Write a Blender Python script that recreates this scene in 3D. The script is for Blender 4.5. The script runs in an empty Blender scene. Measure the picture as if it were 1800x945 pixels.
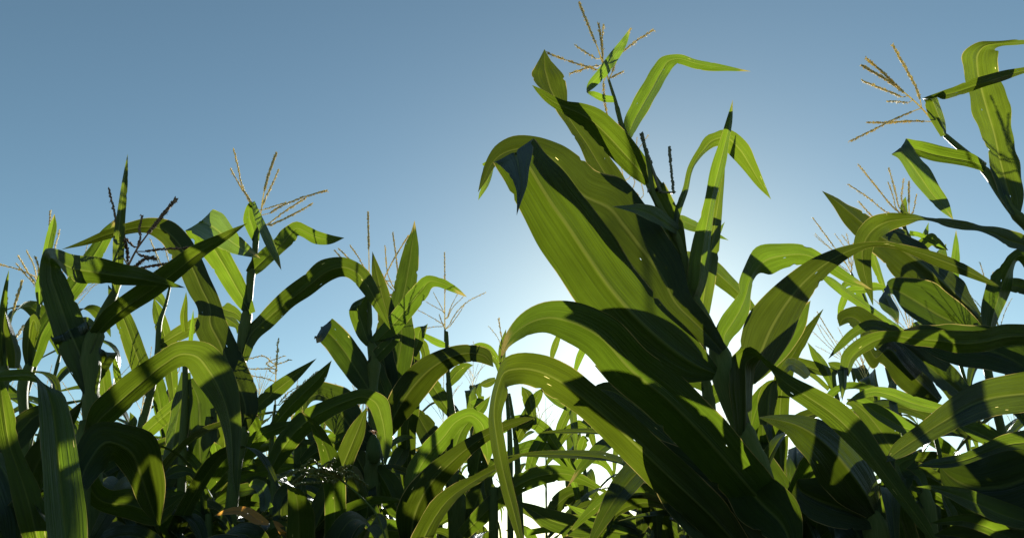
import bpy, math, random
from mathutils import Vector, Matrix
R = math.radians
scn = bpy.context.scene
COL = scn.collection

# ------------------------------------------------------------------ camera
PITCH = 23.0
CAM_H = 1.0
F = 1200.0                      # focal length in photo pixels (1800 wide)
cam_data = bpy.data.cameras.new('camera')
cam_data.sensor_width = 36.0
cam_data.lens = 36.0 * F / 1800.0
cam_data.clip_start = 0.02
cam_data.clip_end = 3000.0
cam = bpy.data.objects.new('camera', cam_data)
COL.objects.link(cam)
cam.location = (0, 0, CAM_H)
cam.rotation_euler = (R(90 + PITCH), 0, 0)
scn.camera = cam

# ------------------------------------------------------------------ sky and sun
SUN_EL = 17.0
SUN_AZ = 12.0                    # degrees to the right of the viewing direction (+Y)
world = bpy.data.worlds.new('World')
scn.world = world
world.use_nodes = True
wn = world.node_tree
for n in list(wn.nodes):
    wn.nodes.remove(n)
sky = wn.nodes.new('ShaderNodeTexSky')
sky.sky_type = 'NISHITA'
sky.sun_disc = False
sky.sun_elevation = R(SUN_EL)
sky.sun_rotation = R(SUN_AZ)
sky.altitude = 200
sky.air_density = 0.82
sky.dust_density = 0.24
sky.ozone_density = 2.2
bg = wn.nodes.new('ShaderNodeBackground')
bg.inputs['Strength'].default_value = 0.05
wo = wn.nodes.new('ShaderNodeOutputWorld')
tint = wn.nodes.new('ShaderNodeMix')            # the camera's warm white balance
tint.data_type = 'RGBA'
tint.blend_type = 'MULTIPLY'
tint.inputs[0].default_value = 1.0
tint.inputs[7].default_value = (1.0, 1.06, 0.85, 1)
wn.links.new(sky.outputs['Color'], tint.inputs[6])
wn.links.new(tint.outputs[2], bg.inputs['Color'])
wn.links.new(bg.outputs['Background'], wo.inputs['Surface'])

sun_data = bpy.data.lights.new('sun', 'SUN')
sun_data.energy = 5.0
sun_data.angle = R(0.5)
sun_data.color = (1.0, 0.95, 0.86)
sun = bpy.data.objects.new('sun', sun_data)
COL.objects.link(sun)
sd = Vector((math.sin(R(SUN_AZ)) * math.cos(R(SUN_EL)), math.cos(R(SUN_AZ)) * math.cos(R(SUN_EL)), math.sin(R(SUN_EL))))
sun.rotation_euler = sd.to_track_quat('Z', 'Y').to_euler()

vs = scn.view_settings
vs.view_transform = 'Standard'
vs.look = 'None'
vs.exposure = 1.6
vs.gamma = 1.0
vs.use_curve_mapping = False
scn.cycles.max_bounces = 8
scn.cycles.transmission_bounces = 6
scn.cycles.diffuse_bounces = 4
scn.cycles.glossy_bounces = 3

# ------------------------------------------------------------------ materials
def new_mat(name):
    m = bpy.data.materials.new(name)
    m.use_nodes = True
    t = m.node_tree
    for n in list(t.nodes):
        t.nodes.remove(n)
    return m, t

def nd(t, typ, **kw):
    n = t.nodes.new(typ)
    for k, v in kw.items():
        setattr(n, k, v)
    return n

def mathn(t, op, a, b=None, c=None, clamp=False):
    n = nd(t, 'ShaderNodeMath', operation=op)
    n.use_clamp = clamp
    for i, v in enumerate((a, b, c)):
        if v is None:
            continue
        if isinstance(v, (int, float)):
            n.inputs[i].default_value = v
        else:
            t.links.new(v, n.inputs[i])
    return n.outputs[0]

def mixc(t, f, a, b, mode='MIX'):
    n = nd(t, 'ShaderNodeMix', data_type='RGBA', blend_type=mode)
    for sock, v in ((n.inputs[0], f), (n.inputs[6], a), (n.inputs[7], b)):
        if isinstance(v, (int, float)):
            sock.default_value = v
        elif isinstance(v, tuple):
            sock.default_value = v + (1,) if len(v) == 3 else v
        else:
            t.links.new(v, sock)
    return n.outputs[2]

def ramp(t, f, p0, p1):
    n = nd(t, 'ShaderNodeMapRange', interpolation_type='SMOOTHSTEP')
    n.inputs[1].default_value = p0
    n.inputs[2].default_value = p1
    t.links.new(f, n.inputs[0])
    return n.outputs[0]

def nd_grey(t, f):
    n = nd(t, 'ShaderNodeCombineColor')
    for i in range(3):
        t.links.new(f, n.inputs[i])
    return n.outputs[0]

def leaf_material(name, dif, tra, dry=0.0):
    m, t = new_mat(name)
    L = t.links.new
    tc = nd(t, 'ShaderNodeTexCoord')
    sp = nd(t, 'ShaderNodeSeparateXYZ')
    L(tc.outputs['UV'], sp.inputs[0])
    u, v = sp.outputs[0], sp.outputs[1]           # u 0..1 across, v = length in tens of cm
    oi = nd(t, 'ShaderNodeObjectInfo')
    rnd = oi.outputs['Random']
    thin = nd(t, 'ShaderNodeSeparateColor')
    L(oi.outputs['Color'], thin.inputs[0])
    thin = thin.outputs[0]                          # narrow young blades are thinner and pass more light
    # fine parallel veins running along the blade
    mp = nd(t, 'ShaderNodeCombineXYZ')
    L(mathn(t, 'MULTIPLY', u, 70.0), mp.inputs[0])
    L(mathn(t, 'MULTIPLY', v, 0.9), mp.inputs[1])
    L(mathn(t, 'MULTIPLY', rnd, 40.0), mp.inputs[2])
    n1 = nd(t, 'ShaderNodeTexNoise')
    n1.inputs['Scale'].default_value = 1.0
    n1.inputs['Detail'].default_value = 2.0
    L(mp.outputs[0], n1.inputs['Vector'])
    veins = n1.outputs['Fac']
    mp3 = nd(t, 'ShaderNodeCombineXYZ')
    L(mathn(t, 'MULTIPLY', u, 16.0), mp3.inputs[0])
    L(mathn(t, 'MULTIPLY', v, 0.5), mp3.inputs[1])
    L(mathn(t, 'MULTIPLY', rnd, 23.0), mp3.inputs[2])
    n3 = nd(t, 'ShaderNodeTexNoise')
    n3.inputs['Scale'].default_value = 1.0
    L(mp3.outputs[0], n3.inputs['Vector'])
    bands = n3.outputs['Fac']
    # broad patches
    mp2 = nd(t, 'ShaderNodeCombineXYZ')
    L(mathn(t, 'MULTIPLY', u, 2.0), mp2.inputs[0])
    L(mathn(t, 'MULTIPLY', v, 1.0), mp2.inputs[1])
    L(mathn(t, 'MULTIPLY', rnd, 70.0), mp2.inputs[2])
    n2 = nd(t, 'ShaderNodeTexNoise')
    n2.inputs['Scale'].default_value = 1.1
    n2.inputs['Detail'].default_value = 3.0
    L(mp2.outputs[0], n2.inputs['Vector'])
    patch = n2.outputs['Fac']
    # midrib mask
    du = mathn(t, 'ABSOLUTE', mathn(t, 'SUBTRACT', u, 0.5))
    rib = mathn(t, 'SUBTRACT', 1.0, ramp(t, du, 0.012, 0.04))
    # small pale scars
    mp4 = nd(t, 'ShaderNodeCombineXYZ')
    L(mathn(t, 'MULTIPLY', u, 26.0), mp4.inputs[0])
    L(mathn(t, 'MULTIPLY', v, 4.2), mp4.inputs[1])
    L(mathn(t, 'MULTIPLY', rnd, 31.0), mp4.inputs[2])
    vo = nd(t, 'ShaderNodeTexVoronoi')
    vo.inputs['Scale'].default_value = 1.0
    L(mp4.outputs[0], vo.inputs['Vector'])
    sepc = nd(t, 'ShaderNodeSeparateColor')
    L(vo.outputs['Color'], sepc.inputs[0])
    spot = mathn(t, 'MULTIPLY', mathn(t, 'LESS_THAN', vo.outputs['Distance'], 0.2),
                 mathn(t, 'GREATER_THAN', mathn(t, 'MULTIPLY', sepc.outputs[0], mathn(t, 'ADD', 0.62, mathn(t, 'MULTIPLY', patch, 0.62))), 0.985))
    # dry margin
    edge = ramp(t, mathn(t, 'ADD', du, mathn(t, 'MULTIPLY', mathn(t, 'SUBTRACT', patch, 0.5), 0.10)), 0.485, 0.5)
    val = mathn(t, 'ADD', 0.34, mathn(t, 'ADD', mathn(t, 'MULTIPLY', veins, 0.85), mathn(t, 'MULTIPLY', bands, 0.45)))
    val = mathn(t, 'MULTIPLY', val, mathn(t, 'ADD', 0.6, mathn(t, 'MULTIPLY', patch, 0.8)))
    hs = nd(t, 'ShaderNodeHueSaturation')
    L(mathn(t, 'ADD', 0.485, mathn(t, 'MULTIPLY', rnd, 0.022)), hs.inputs['Hue'])
    L(mathn(t, 'MULTIPLY', val, mathn(t, 'ADD', 0.62, mathn(t, 'MULTIPLY', rnd, 0.5))), hs.inputs['Value'])
    hs.inputs['Color'].default_value = tra + (1,)
    hs2 = nd(t, 'ShaderNodeHueSaturation')
    L(val, hs2.inputs['Value'])
    hs2.inputs['Color'].default_value = dif + (1,)
    tcol = mixc(t, mathn(t, 'MULTIPLY', rib, 0.35), hs.outputs[0], (0.14, 0.145, 0.025))
    tcol = mixc(t, 1.0, tcol, nd_grey(t, thin), 'MULTIPLY')
    tcol = mixc(t, spot, tcol, (0.50, 0.42, 0.14))
    tcol = mixc(t, mathn(t, 'MULTIPLY', edge, 0.6), tcol, (0.22, 0.16, 0.05))
    dcol = mixc(t, mathn(t, 'MULTIPLY', rib, 0.7), hs2.outputs[0], (0.05, 0.07, 0.022))
    dcol = mixc(t, spot, dcol, (0.34, 0.28, 0.12))
    dcol = mixc(t, mathn(t, 'MULTIPLY', edge, 0.7), dcol, (0.20, 0.15, 0.07))
    uvn = nd(t, 'ShaderNodeUVMap', uv_map='Tip')
    st = nd(t, 'ShaderNodeSeparateXYZ')
    L(uvn.outputs[0], st.inputs[0])
    tipf = ramp(t, mathn(t, 'ADD', st.outputs[0], mathn(t, 'ADD', mathn(t, 'MULTIPLY', mathn(t, 'SUBTRACT', patch, 0.5), 0.25), mathn(t, 'MULTIPLY', mathn(t, 'SUBTRACT', rnd, 0.5), 0.16))), 0.985, 1.04)
    tcol = mixc(t, mathn(t, 'MULTIPLY', tipf, 0.8), tcol, (0.16, 0.12, 0.03))
    dcol = mixc(t, mathn(t, 'MULTIPLY', tipf, 0.8), dcol, (0.11, 0.075, 0.035))
    if dry:
        dm = ramp(t, mathn(t, 'ADD', patch, mathn(t, 'MULTIPLY', bands, 0.5)), 0.95 - dry, 1.15 - dry)
        tcol = mixc(t, dm, tcol, (0.42, 0.20, 0.03))
        dcol = mixc(t, dm, dcol, (0.16, 0.09, 0.035))
    bump = nd(t, 'ShaderNodeBump')
    bump.inputs['Strength'].default_value = 0.55
    bump.inputs['Distance'].default_value = 0.003
    L(mathn(t, 'ADD', veins, mathn(t, 'MULTIPLY', bands, 1.5)), bump.inputs['Height'])
    d = nd(t, 'ShaderNodeBsdfDiffuse'); L(dcol, d.inputs['Color']); L(bump.outputs[0], d.inputs['Normal'])
    tr = nd(t, 'ShaderNodeBsdfTranslucent'); L(tcol, tr.inputs['Color']); L(bump.outputs[0], tr.inputs['Normal'])
    add = nd(t, 'ShaderNodeAddShader'); L(d.outputs[0], add.inputs[0]); L(tr.outputs[0], add.inputs[1])
    g = nd(t, 'ShaderNodeBsdfGlossy')
    g.inputs['Roughness'].default_value = 0.36
    g.inputs['Color'].default_value = (0.9, 0.95, 1.0, 1)
    L(bump.outputs[0], g.inputs['Normal'])
    fr = nd(t, 'ShaderNodeFresnel'); fr.inputs['IOR'].default_value = 1.36
    L(bump.outputs[0], fr.inputs['Normal'])
    fac = mathn(t, 'MINIMUM', mathn(t, 'MULTIPLY', fr.outputs[0], 0.5), 0.13)
    mx = nd(t, 'ShaderNodeMixShader'); L(fac, mx.inputs[0]); L(add.outputs[0], mx.inputs[1]); L(g.outputs[0], mx.inputs[2])
    mp5 = nd(t, 'ShaderNodeCombineXYZ')
    L(mathn(t, 'MULTIPLY', u, 15.0), mp5.inputs[0])
    L(mathn(t, 'MULTIPLY', v, 3.4), mp5.inputs[1])
    L(mathn(t, 'MULTIPLY', rnd, 57.0), mp5.inputs[2])
    vh = nd(t, 'ShaderNodeTexVoronoi')
    L(mp5.outputs[0], vh.inputs['Vector'])
    vh.inputs['Scale'].default_value = 1.0
    sh = nd(t, 'ShaderNodeSeparateColor')
    L(vh.outputs['Color'], sh.inputs[0])
    hole = mathn(t, 'MULTIPLY', mathn(t, 'LESS_THAN', mathn(t, 'ADD', vh.outputs['Distance'], mathn(t, 'MULTIPLY', veins, 0.12)), 0.17),
                 mathn(t, 'GREATER_THAN', sh.outputs[1], 0.975))
    tp = nd(t, 'ShaderNodeBsdfTransparent')
    mh = nd(t, 'ShaderNodeMixShader'); L(hole, mh.inputs[0]); L(mx.outputs[0], mh.inputs[1]); L(tp.outputs[0], mh.inputs[2])
    o = nd(t, 'ShaderNodeOutputMaterial'); L(mh.outputs[0], o.inputs['Surface'])
    return m

M_LEAF = leaf_material('maize_leaf', (0.009, 0.018, 0.0045), (0.057, 0.089, 0.004))
M_LEAF_DARK = M_LEAF
M_DRY = leaf_material('maize_leaf_withered', (0.03, 0.035, 0.01), (0.15, 0.15, 0.015), dry=0.45)

def plain_material(name, c1, c2, scale, rough=0.6, trans=None, stretch=None):
    m, t = new_mat(name)
    L = t.links.new
    tc = nd(t, 'ShaderNodeTexCoord')
    mp = nd(t, 'ShaderNodeMapping')
    if stretch:
        mp.inputs['Scale'].default_value = stretch
        L(tc.outputs['UV'], mp.inputs['Vector'])
    else:
        L(tc.outputs['Object'], mp.inputs['Vector'])
    n = nd(t, 'ShaderNodeTexNoise')
    n.inputs['Scale'].default_value = scale
    n.inputs['Detail'].default_value = 4
    L(mp.outputs[0], n.inputs['Vector'])
    c = mixc(t, ramp(t, n.outputs['Fac'], 0.3, 0.7), c1, c2)
    p = nd(t, 'ShaderNodeBsdfPrincipled')
    L(c, p.inputs['Base Color'])
    p.inputs['Roughness'].default_value = rough
    p.inputs['Specular IOR Level'].default_value = 0.12
    b = nd(t, 'ShaderNodeBump')
    b.inputs['Strength'].default_value = 0.4
    b.inputs['Distance'].default_value = 0.002
    L(n.outputs['Fac'], b.inputs['Height'])
    L(b.outputs[0], p.inputs['Normal'])
    o = nd(t, 'ShaderNodeOutputMaterial')
    if trans:
        tr = nd(t, 'ShaderNodeBsdfTranslucent')
        tr.inputs['Color'].default_value = trans + (1,)
        ad = nd(t, 'ShaderNodeAddShader')
        L(p.outputs[0], ad.inputs[0]); L(tr.outputs[0], ad.inputs[1])
        L(ad.outputs[0], o.inputs['Surface'])
    else:
        L(p.outputs[0], o.inputs['Surface'])
    return m

M_STALK = plain_material('maize_stalk', (0.045, 0.072, 0.016), (0.078, 0.10, 0.03), 3.0, 0.55, trans=(0.022, 0.032, 0.004), stretch=(14, 1.2, 1))
M_STRAW = plain_material('tassel_straw', (0.34, 0.29, 0.14), (0.48, 0.42, 0.23), 160, 0.7, trans=(0.34, 0.29, 0.125))
M_PURPLE = plain_material('tassel_dark', (0.10, 0.07, 0.05), (0.20, 0.14, 0.09), 160, 0.7, trans=(0.09, 0.06, 0.03))
M_GREY = plain_material('tassel_green_grey', (0.08, 0.09, 0.06), (0.15, 0.15, 0.10), 160, 0.6, trans=(0.03, 0.035, 0.015))
M_SEED = plain_material('seed_head', (0.06, 0.075, 0.02), (0.13, 0.135, 0.045), 140, 0.5, trans=(0.06, 0.07, 0.012))
M_HUSK = plain_material('ear_husk', (0.03, 0.05, 0.012), (0.055, 0.08, 0.025), 3.0, 0.5, trans=(0.05, 0.08, 0.01), stretch=(18, 1.0, 1))
M_SILK = plain_material('ear_silk', (0.45, 0.30, 0.18), (0.60, 0.45, 0.30), 90, 0.5, trans=(0.2, 0.12, 0.05))
M_SOIL = plain_material('soil', (0.07, 0.05, 0.032), (0.14, 0.10, 0.066), 5.0, 0.9)

# ------------------------------------------------------------------ pixel rays
S = 1.25
cp, sp_ = math.cos(R(PITCH)), math.sin(R(PITCH))
def at(px, py, Y):
    """point at forward distance Y (metres before scaling) seen at photo pixel px, py"""
    x = (px - 900.0) / F
    y = (472.5 - py) / F
    d = Vector((x, cp - y * sp_, sp_ + y * cp))
    return Vector((0, 0, CAM_H)) + d * (Y * S / d.y)

ZONES = {'P': (0, 0, 1.0),
         '1': (0, 230, 2.554), '2': (0, 560, 2.454), '3': (380, 240, 2.624), '4': (400, 560, 2.454),
         '5': (820, 0, 2.487), '6': (820, 340, 2.78), '7': (820, 600, 2.739), '8': (1300, 40, 2.486),
         '9': (1300, 320, 2.78), '10': (1300, 600, 2.74), 'W2': (1080, 330, 4.727), 'W3': (1180, 500, 4.727),
         'W1': (840, 220, 4.727), 'W5': (0, 440, 4.727), 'W6': (420, 780, 5.727), 'W7': (0, 740, 4.61)}

def stations(lst):
    """zone-tagged stations -> photo pixels: (x, y, w, d, tilt, ang)"""
    z = ZONES['P']
    out = []
    for e in lst:
        if isinstance(e, str):
            z = ZONES[e]
            continue
        e = tuple(e) + (None,) * (6 - len(e))
        out.append([z[0] + e[0] / z[2], z[1] + e[1] / z[2], (e[2] / z[2]) if e[2] is not None else None, e[3], e[4], e[5]])
    return out

def catmull(pts, n):
    """list of equal-length float lists -> n samples, roughly even in the first coordinates"""
    k = len(pts)
    P = [pts[0]] + list(pts) + [pts[-1]]
    P[0] = [2 * a - b for a, b in zip(pts[0], pts[1])]
    P[-1] = [2 * a - b for a, b in zip(pts[-1], pts[-2])]
    seg = [max(1e-6, math.dist(pts[i][:3], pts[i + 1][:3])) for i in range(k - 1)]
    tot = sum(seg)
    out = []
    for j in range(n):
        s = tot * j / (n - 1)
        i = 0
        while i < k - 2 and s > seg[i]:
            s -= seg[i]
            i += 1
        u = min(1.0, s / seg[i])
        p0, p1, p2, p3 = P[i], P[i + 1], P[i + 2], P[i + 3]
        l0 = seg[i - 1] if i > 0 else seg[i]
        l1 = seg[i]
        l2 = seg[i + 1] if i < k - 2 else seg[i]
        row = []
        for a, b, c, d in zip(p0, p1, p2, p3):
            m1 = l1 * ((b - a) / l0 * l1 / (l0 + l1) + (c - b) / l1 * l0 / (l0 + l1))
            m2 = l1 * ((c - b) / l1 * l2 / (l1 + l2) + (d - c) / l2 * l1 / (l1 + l2))
            u2, u3 = u * u, u * u * u
            row.append((2 * u3 - 3 * u2 + 1) * b + (u3 - 2 * u2 + u) * m1 + (-2 * u3 + 3 * u2) * c + (u3 - u2) * m2)
        out.append(row)
    return out

# ------------------------------------------------------------------ mesh helpers
def make_mesh(name, verts, faces, mat, uvs=None, smooth=True, tips=None):
    me = bpy.data.meshes.new(name)
    me.from_pydata([tuple(v) for v in verts], [], faces)
    me.materials.append(mat)
    if uvs is not None:
        uvl = me.uv_layers.new(name='UVMap')
        for lp in me.loops:
            uvl.data[lp.index].uv = uvs[lp.vertex_index]
    if smooth:
        me.polygons.foreach_set('use_smooth', [True] * len(me.polygons))
    if tips is not None:
        tl = me.uv_layers.new(name='Tip')
        for lp in me.loops:
            tl.data[lp.index].uv = (tips[lp.vertex_index], 0.0)
    me.update()
    return me

def link(name, me, parent=None):
    o = bpy.data.objects.new(name, me)
    COL.objects.link(o)
    if parent is not None:
        o.parent = parent
    return o

def thing(name, loc, label, cat, group=None):
    o = bpy.data.objects.new(name, None)
    COL.objects.link(o)
    o.location = loc
    o.empty_display_size = 0.1
    o['label'] = label
    o['category'] = cat
    if group:
        o['group'] = group
    return o

SS = [-1, -.86, -.62, -.36, -.14, -.045, 0, .045, .14, .36, .62, .86, 1]
def blade_mesh(C, W, rng, mat, gutter=0.16, ruffle=0.05, ribk=1.0):
    """a leaf blade: C centre points, W full width vectors"""
    n = len(C)
    verts, uvs, faces, tips = [], [], [], []
    N = []
    prev = None
    for i in range(n):
        T = (C[min(n - 1, i + 1)] - C[max(0, i - 1)])
        nn = T.cross(W[i])
        if nn.length < 1e-9:
            nn = prev.copy() if prev is not None else Vector((0, -1, 0.3))
        nn.normalize()
        N.append(nn)
        prev = nn
    wmax = max(w.length for w in W)
    mid = sum((N[i] * W[i].length for i in range(n)), Vector())
    sgn = 1.0 if mid.z > 0 else -1.0
    p1, p2 = rng.uniform(0, 6.28), rng.uniform(0, 6.28)
    f1, f2 = rng.uniform(9, 15), rng.uniform(9, 15)
    nick = [[rng.uniform(.04, .22) if rng.random() < .035 else 0.0 for _ in range(n)] for _ in (0, 1)]
    L = 0.0
    for i in range(n):
        if i:
            L += (C[i] - C[i - 1]).length
        w = W[i].length
        k = i / (n - 1)
        env = min(1, k * 6) * min(1, (1 - k) * 4)
        for s in SS:
            ph, f = (p1, f1) if s < 0 else (p2, f2)
            a = abs(s)
            h = gutter * (a ** 1.5 - 0.35) * w * 0.5 * sgn
            h += env * ruffle * (a ** 2.2) * math.sin(L * f * 2.2 + ph) * wmax * 0.5
            h += env * ruffle * 0.5 * (a ** 2.0) * math.sin(L * f * 5.1 + ph * 2) * wmax * 0.5
            h += sgn * 0.012 * math.cos(s * 38) * w * (a < 0.9)
            h -= sgn * ribk * 0.05 * w * math.exp(-(s / 0.07) ** 2)
            jit = 1 + env * 0.012 * math.sin(L * 61 + ph) * (a > 0.8) - env * nick[0 if s < 0 else 1][i] * (a > 0.95)
            verts.append(C[i] + W[i] * (s * 0.5 * jit) + N[i] * h)
            uvs.append((s * 0.5 + 0.5, L * 10.0))
            tips.append(k)
    m = len(SS)
    for i in range(n - 1):
        for j in range(m - 1):
            a = i * m + j
            faces.append((a, a + 1, a + m + 1, a + m))
    return make_mesh('leaf', verts, faces, mat, uvs, tips=tips)

def tube(verts, faces, uvs, pts, rad, sides=10, cap=True):
    base = len(verts)
    n = len(pts)
    up = Vector((0.31, -0.9, 0.2))
    L = 0
    for i in range(n):
        T = (pts[min(n - 1, i + 1)] - pts[max(0, i - 1)]).normalized()
        a = T.cross(up)
        if a.length < 1e-6:
            a = T.cross(Vector((1, 0, 0)))
        a.normalize()
        b = T.cross(a)
        if i:
            L += (pts[i] - pts[i - 1]).length
        for k in range(sides):
            an = 2 * math.pi * k / sides
            verts.append(pts[i] + (a * math.cos(an) + b * math.sin(an)) * rad[i])
            uvs.append((abs(2.0 * k / sides - 1), L * 10))
    for i in range(n - 1):
        for k in range(sides):
            k2 = (k + 1) % sides
            faces.append((base + i * sides + k, base + i * sides + k2, base + (i + 1) * sides + k2, base + (i + 1) * sides + k))
    if cap:
        faces.append(tuple(base + k for k in range(sides))[::-1])
        faces.append(tuple(base + (n - 1) * sides + k for k in range(sides)))

def spikelet(verts, faces, uvs, p, d, ln, r):
    """one slender pointed floret, its foot buried in the branch"""
    a = d.cross(Vector((0.3, 0.5, 0.8)))
    if a.length < 1e-5:
        a = d.cross(Vector((1, 0, 0)))
    a.normalize()
    b = d.cross(a)
    base = len(verts)
    verts.append(p); verts.append(p + d * ln)
    m = p + d * ln * 0.45
    for q in (a, b, -a, -b):
        verts.append(m + q * r)
    for i in range(6):
        uvs.append((0, 0))
    for i in range(4):
        j = (i + 1) % 4
        faces.append((base, base + 2 + j, base + 2 + i))
        faces.append((base + 1, base + 2 + i, base + 2 + j))

def spike_mesh(pts, rng, mat, r=0.0013, spk=0.0085, dens=300, bare=0.12, fat=1.0, anthers=0.1, open_=0.3):
    """a tassel branch: thin axis set with paired florets"""
    verts, faces, uvs = [], [], []
    n = len(pts)
    rad = [r * (1.1 - 0.6 * i / (n - 1)) for i in range(n)]
    tube(verts, faces, uvs, pts, rad, 5)
    seg = [(pts[i + 1] - pts[i]).length for i in range(n - 1)]
    tot = sum(seg)
    cnt = max(6, int(tot * dens))
    for c in range(cnt):
        s = tot * (bare + (1 - bare) * (c + rng.random() * 0.6) / cnt)
        s = min(s, tot * 0.995)
        i = 0
        while i < n - 2 and s > seg[i]:
            s -= seg[i]; i += 1
        T = (pts[i + 1] - pts[i]).normalized()
        p = pts[i] + T * s
        a = T.cross(Vector((0.2, 0.3, 0.9))).normalized()
        b = T.cross(a)
        an = (c % 2) * math.pi + rng.uniform(-0.9, 0.9)
        out = a * math.cos(an) + b * math.sin(an)
        ang = rng.uniform(open_ * 0.5, open_ * 1.5)
        d = (T * math.cos(ang) + out * math.sin(ang)).normalized()
        ln = spk * rng.uniform(0.75, 1.2)
        spikelet(verts, faces, uvs, p, d, ln, 0.0013 * fat * rng.uniform(0.8, 1.2))
        if rng.random() < anthers:
            d2 = (out * 0.5 + Vector((0, 0, -1)) + T * 0.2).normalized()
            q = p + d * ln * 0.8
            spikelet(verts, faces, uvs, q, d2, 0.006, 0.0006)
    return make_mesh('branch', verts, faces, mat, uvs, smooth=False)

def thickness(w):
    return max(0.32, min(1.3, 1.28 - (w - 0.022) * 13.0))

# ------------------------------------------------------------------ traced plants
class Plant:
    def __init__(self, Y, label, stalk, seed, mat=M_LEAF, name='corn_plant', cat='corn plant', group=None, sw=None, lean=None):
        """stalk: zone-tagged (x, y, w, d) from the top down; it carries on to the ground"""
        self.rng = random.Random(seed)
        self.Y = Y
        self.mat = mat
        st = stations(stalk)
        pts, wid = [], []
        for x, y, w, d, _, _ in st:
            YY = Y + (d or 0)
            p = at(x, y, YY)
            pts.append(p)
            wid.append(0.5 * w * p.y / F / 1.06)
        dirn = (pts[-1] - pts[-2]).normalized() if len(pts) > 1 else Vector((0, 0, -1))
        p = pts[-1].copy()
        wr = wid[-1]
        if dirn.z > -0.5:
            dirn = (dirn + Vector((0, 0, -0.8))).normalized()
        while p.z > 0.12:
            dirn = (dirn * 0.72 + Vector((0, 0, -1)) * 0.28).normalized()
            p = p + dirn * 0.11
            if p.z < 0.12:
                break
            wr = min(0.015, max(wr * 1.03, 0.010))
            pts.append(p.copy()); wid.append(wr)
        base = Vector((p.x, p.y, 0.0))
        pts.append(base + Vector((0, 0, -0.03))); wid.append(wr * 1.1)
        self.base = base
        self.root = thing(name, base, label, cat, group)
        rows = catmull([list(q) + [w] for q, w in zip(pts, wid)], max(24, len(pts) * 8))
        self.sp = [Vector(r[:3]) for r in rows]
        self.sr = [max(0.0015, r[3]) for r in rows]
        self.nodes = []

    def near(self, p):
        return min(range(len(self.sp)), key=lambda i: (self.sp[i] - p).length)

    def leaf(self, st, far=0.0, tilt=0.25, gutter=0.18, ruffle=0.065, mat=None, attach=True, dY=0.0, label=None, n=None, thin=None):
        """st: stations from base to tip; far: depth of the tip relative to the base; tilt: depth lean of the width"""
        s = stations(st)
        k = len(s)
        ln = [0]
        for i in range(1, k):
            ln.append(ln[-1] + math.dist(s[i][:2], s[i - 1][:2]))
        Y0 = self.Y + dY
        b = at(s[0][0], s[0][1], Y0)
        if attach:                                    # start on the stalk's own depth
            i = self.near(b)
            Y0 = self.sp[i].y / S - self.sr[i] * 0.9 / S
        ctr, wid = [], []
        prev = None
        for i in range(k):
            x, y, w, d, tl, ang = s[i]
            f = ln[i] / max(1e-6, ln[-1])
            dep = Y0 + (d if d is not None else far * f)
            c = at(x, y, dep)
            if ang is None:
                t = Vector((s[min(k - 1, i + 1)][0] - s[max(0, i - 1)][0], s[min(k - 1, i + 1)][1] - s[max(0, i - 1)][1]))
                if t.length < 1e-6:
                    t = Vector((0, -1))
                t.normalize()
                q = Vector((-t.y, t.x))
            else:
                q = Vector((math.cos(R(ang)), math.sin(R(ang))))
            if prev is not None and q.dot(prev) < 0:
                q = -q
            flip = w < 0
            q2 = -q if flip else q
            prev = q2
            w = abs(w)
            tt = tl if tl is not None else tilt
            dl = w * dep / F * tt / 2
            a = at(x - q2.x * w / 2, y - q2.y * w / 2, dep - dl)
            e = at(x + q2.x * w / 2, y + q2.y * w / 2, dep + dl)
            wv = e - a
            if w == 0 and i == k - 1:
                wv = Vector((0, 0, 0))
            ctr.append(c); wid.append(wv)
        tot = sum((ctr[i + 1] - ctr[i]).length for i in range(k - 1))
        n = n or max(26, min(90, int(tot / 0.008)))
        rows = catmull([list(c) + list(w) for c, w in zip(ctr, wid)], n)
        C = [Vector(r[:3]) - self.base for r in rows]
        W = [Vector(r[3:]) for r in rows]
        if attach:
            i = self.near(ctr[0])
            self.nodes.append(i)
        me = blade_mesh(C, W, self.rng, mat or self.mat, gutter, ruffle)
        o = link('leaf', me, self.root)
        th = thin or thickness(max(w.length for w in W))
        o.color = (th, th, th, 1)
        if label:
            o['label'] = label
        return o

    def tassel(self, axis, branches, mat=M_STRAW, far=0.0, fat=1.0, dens=300, spk=0.0085, anthers=0.22, dY=None, thick=0.0013, open_=0.3):
        fat *= 1.5; dens *= 1.15; spk *= 1.15; open_ *= 1.25
        st = stations(axis)
        b = at(st[0][0], st[0][1], self.Y)
        Y0 = self.sp[self.near(b)].y / S if dY is None else self.Y + dY
        def path(lst, fr, n=12):
            q = stations(lst)
            m = len(q)
            P = [at(e[0], e[1], Y0 + (e[3] if e[3] is not None else fr * j / max(1, m - 1))) for j, e in enumerate(q)]
            if m == 2:
                P.insert(1, (P[0] + P[1]) / 2 + Vector((0, 0, -0.004)))
            return [Vector(r) - self.base for r in catmull([list(p) for p in P], n)]
        pts = path(axis, far, 16)
        me = spike_mesh(pts, self.rng, mat, r=thick * 1.6, spk=spk, dens=dens * 1.25, bare=0.45, fat=fat * 1.15, anthers=anthers, open_=open_)
        me.name = 'tassel'
        t = link('tassel', me, self.root)
        for br in branches:
            fr = far + self.rng.uniform(-0.07, 0.07)
            p = path(br, fr, 10)
            # root the branch on the axis
            j = min(range(len(pts)), key=lambda i: (pts[i] - p[0]).length)
            p[0] = pts[j].copy()
            link('branch', spike_mesh(p, self.rng, mat, r=thick, spk=spk, dens=dens, fat=fat, anthers=anthers, open_=open_), t)
        return t

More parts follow.
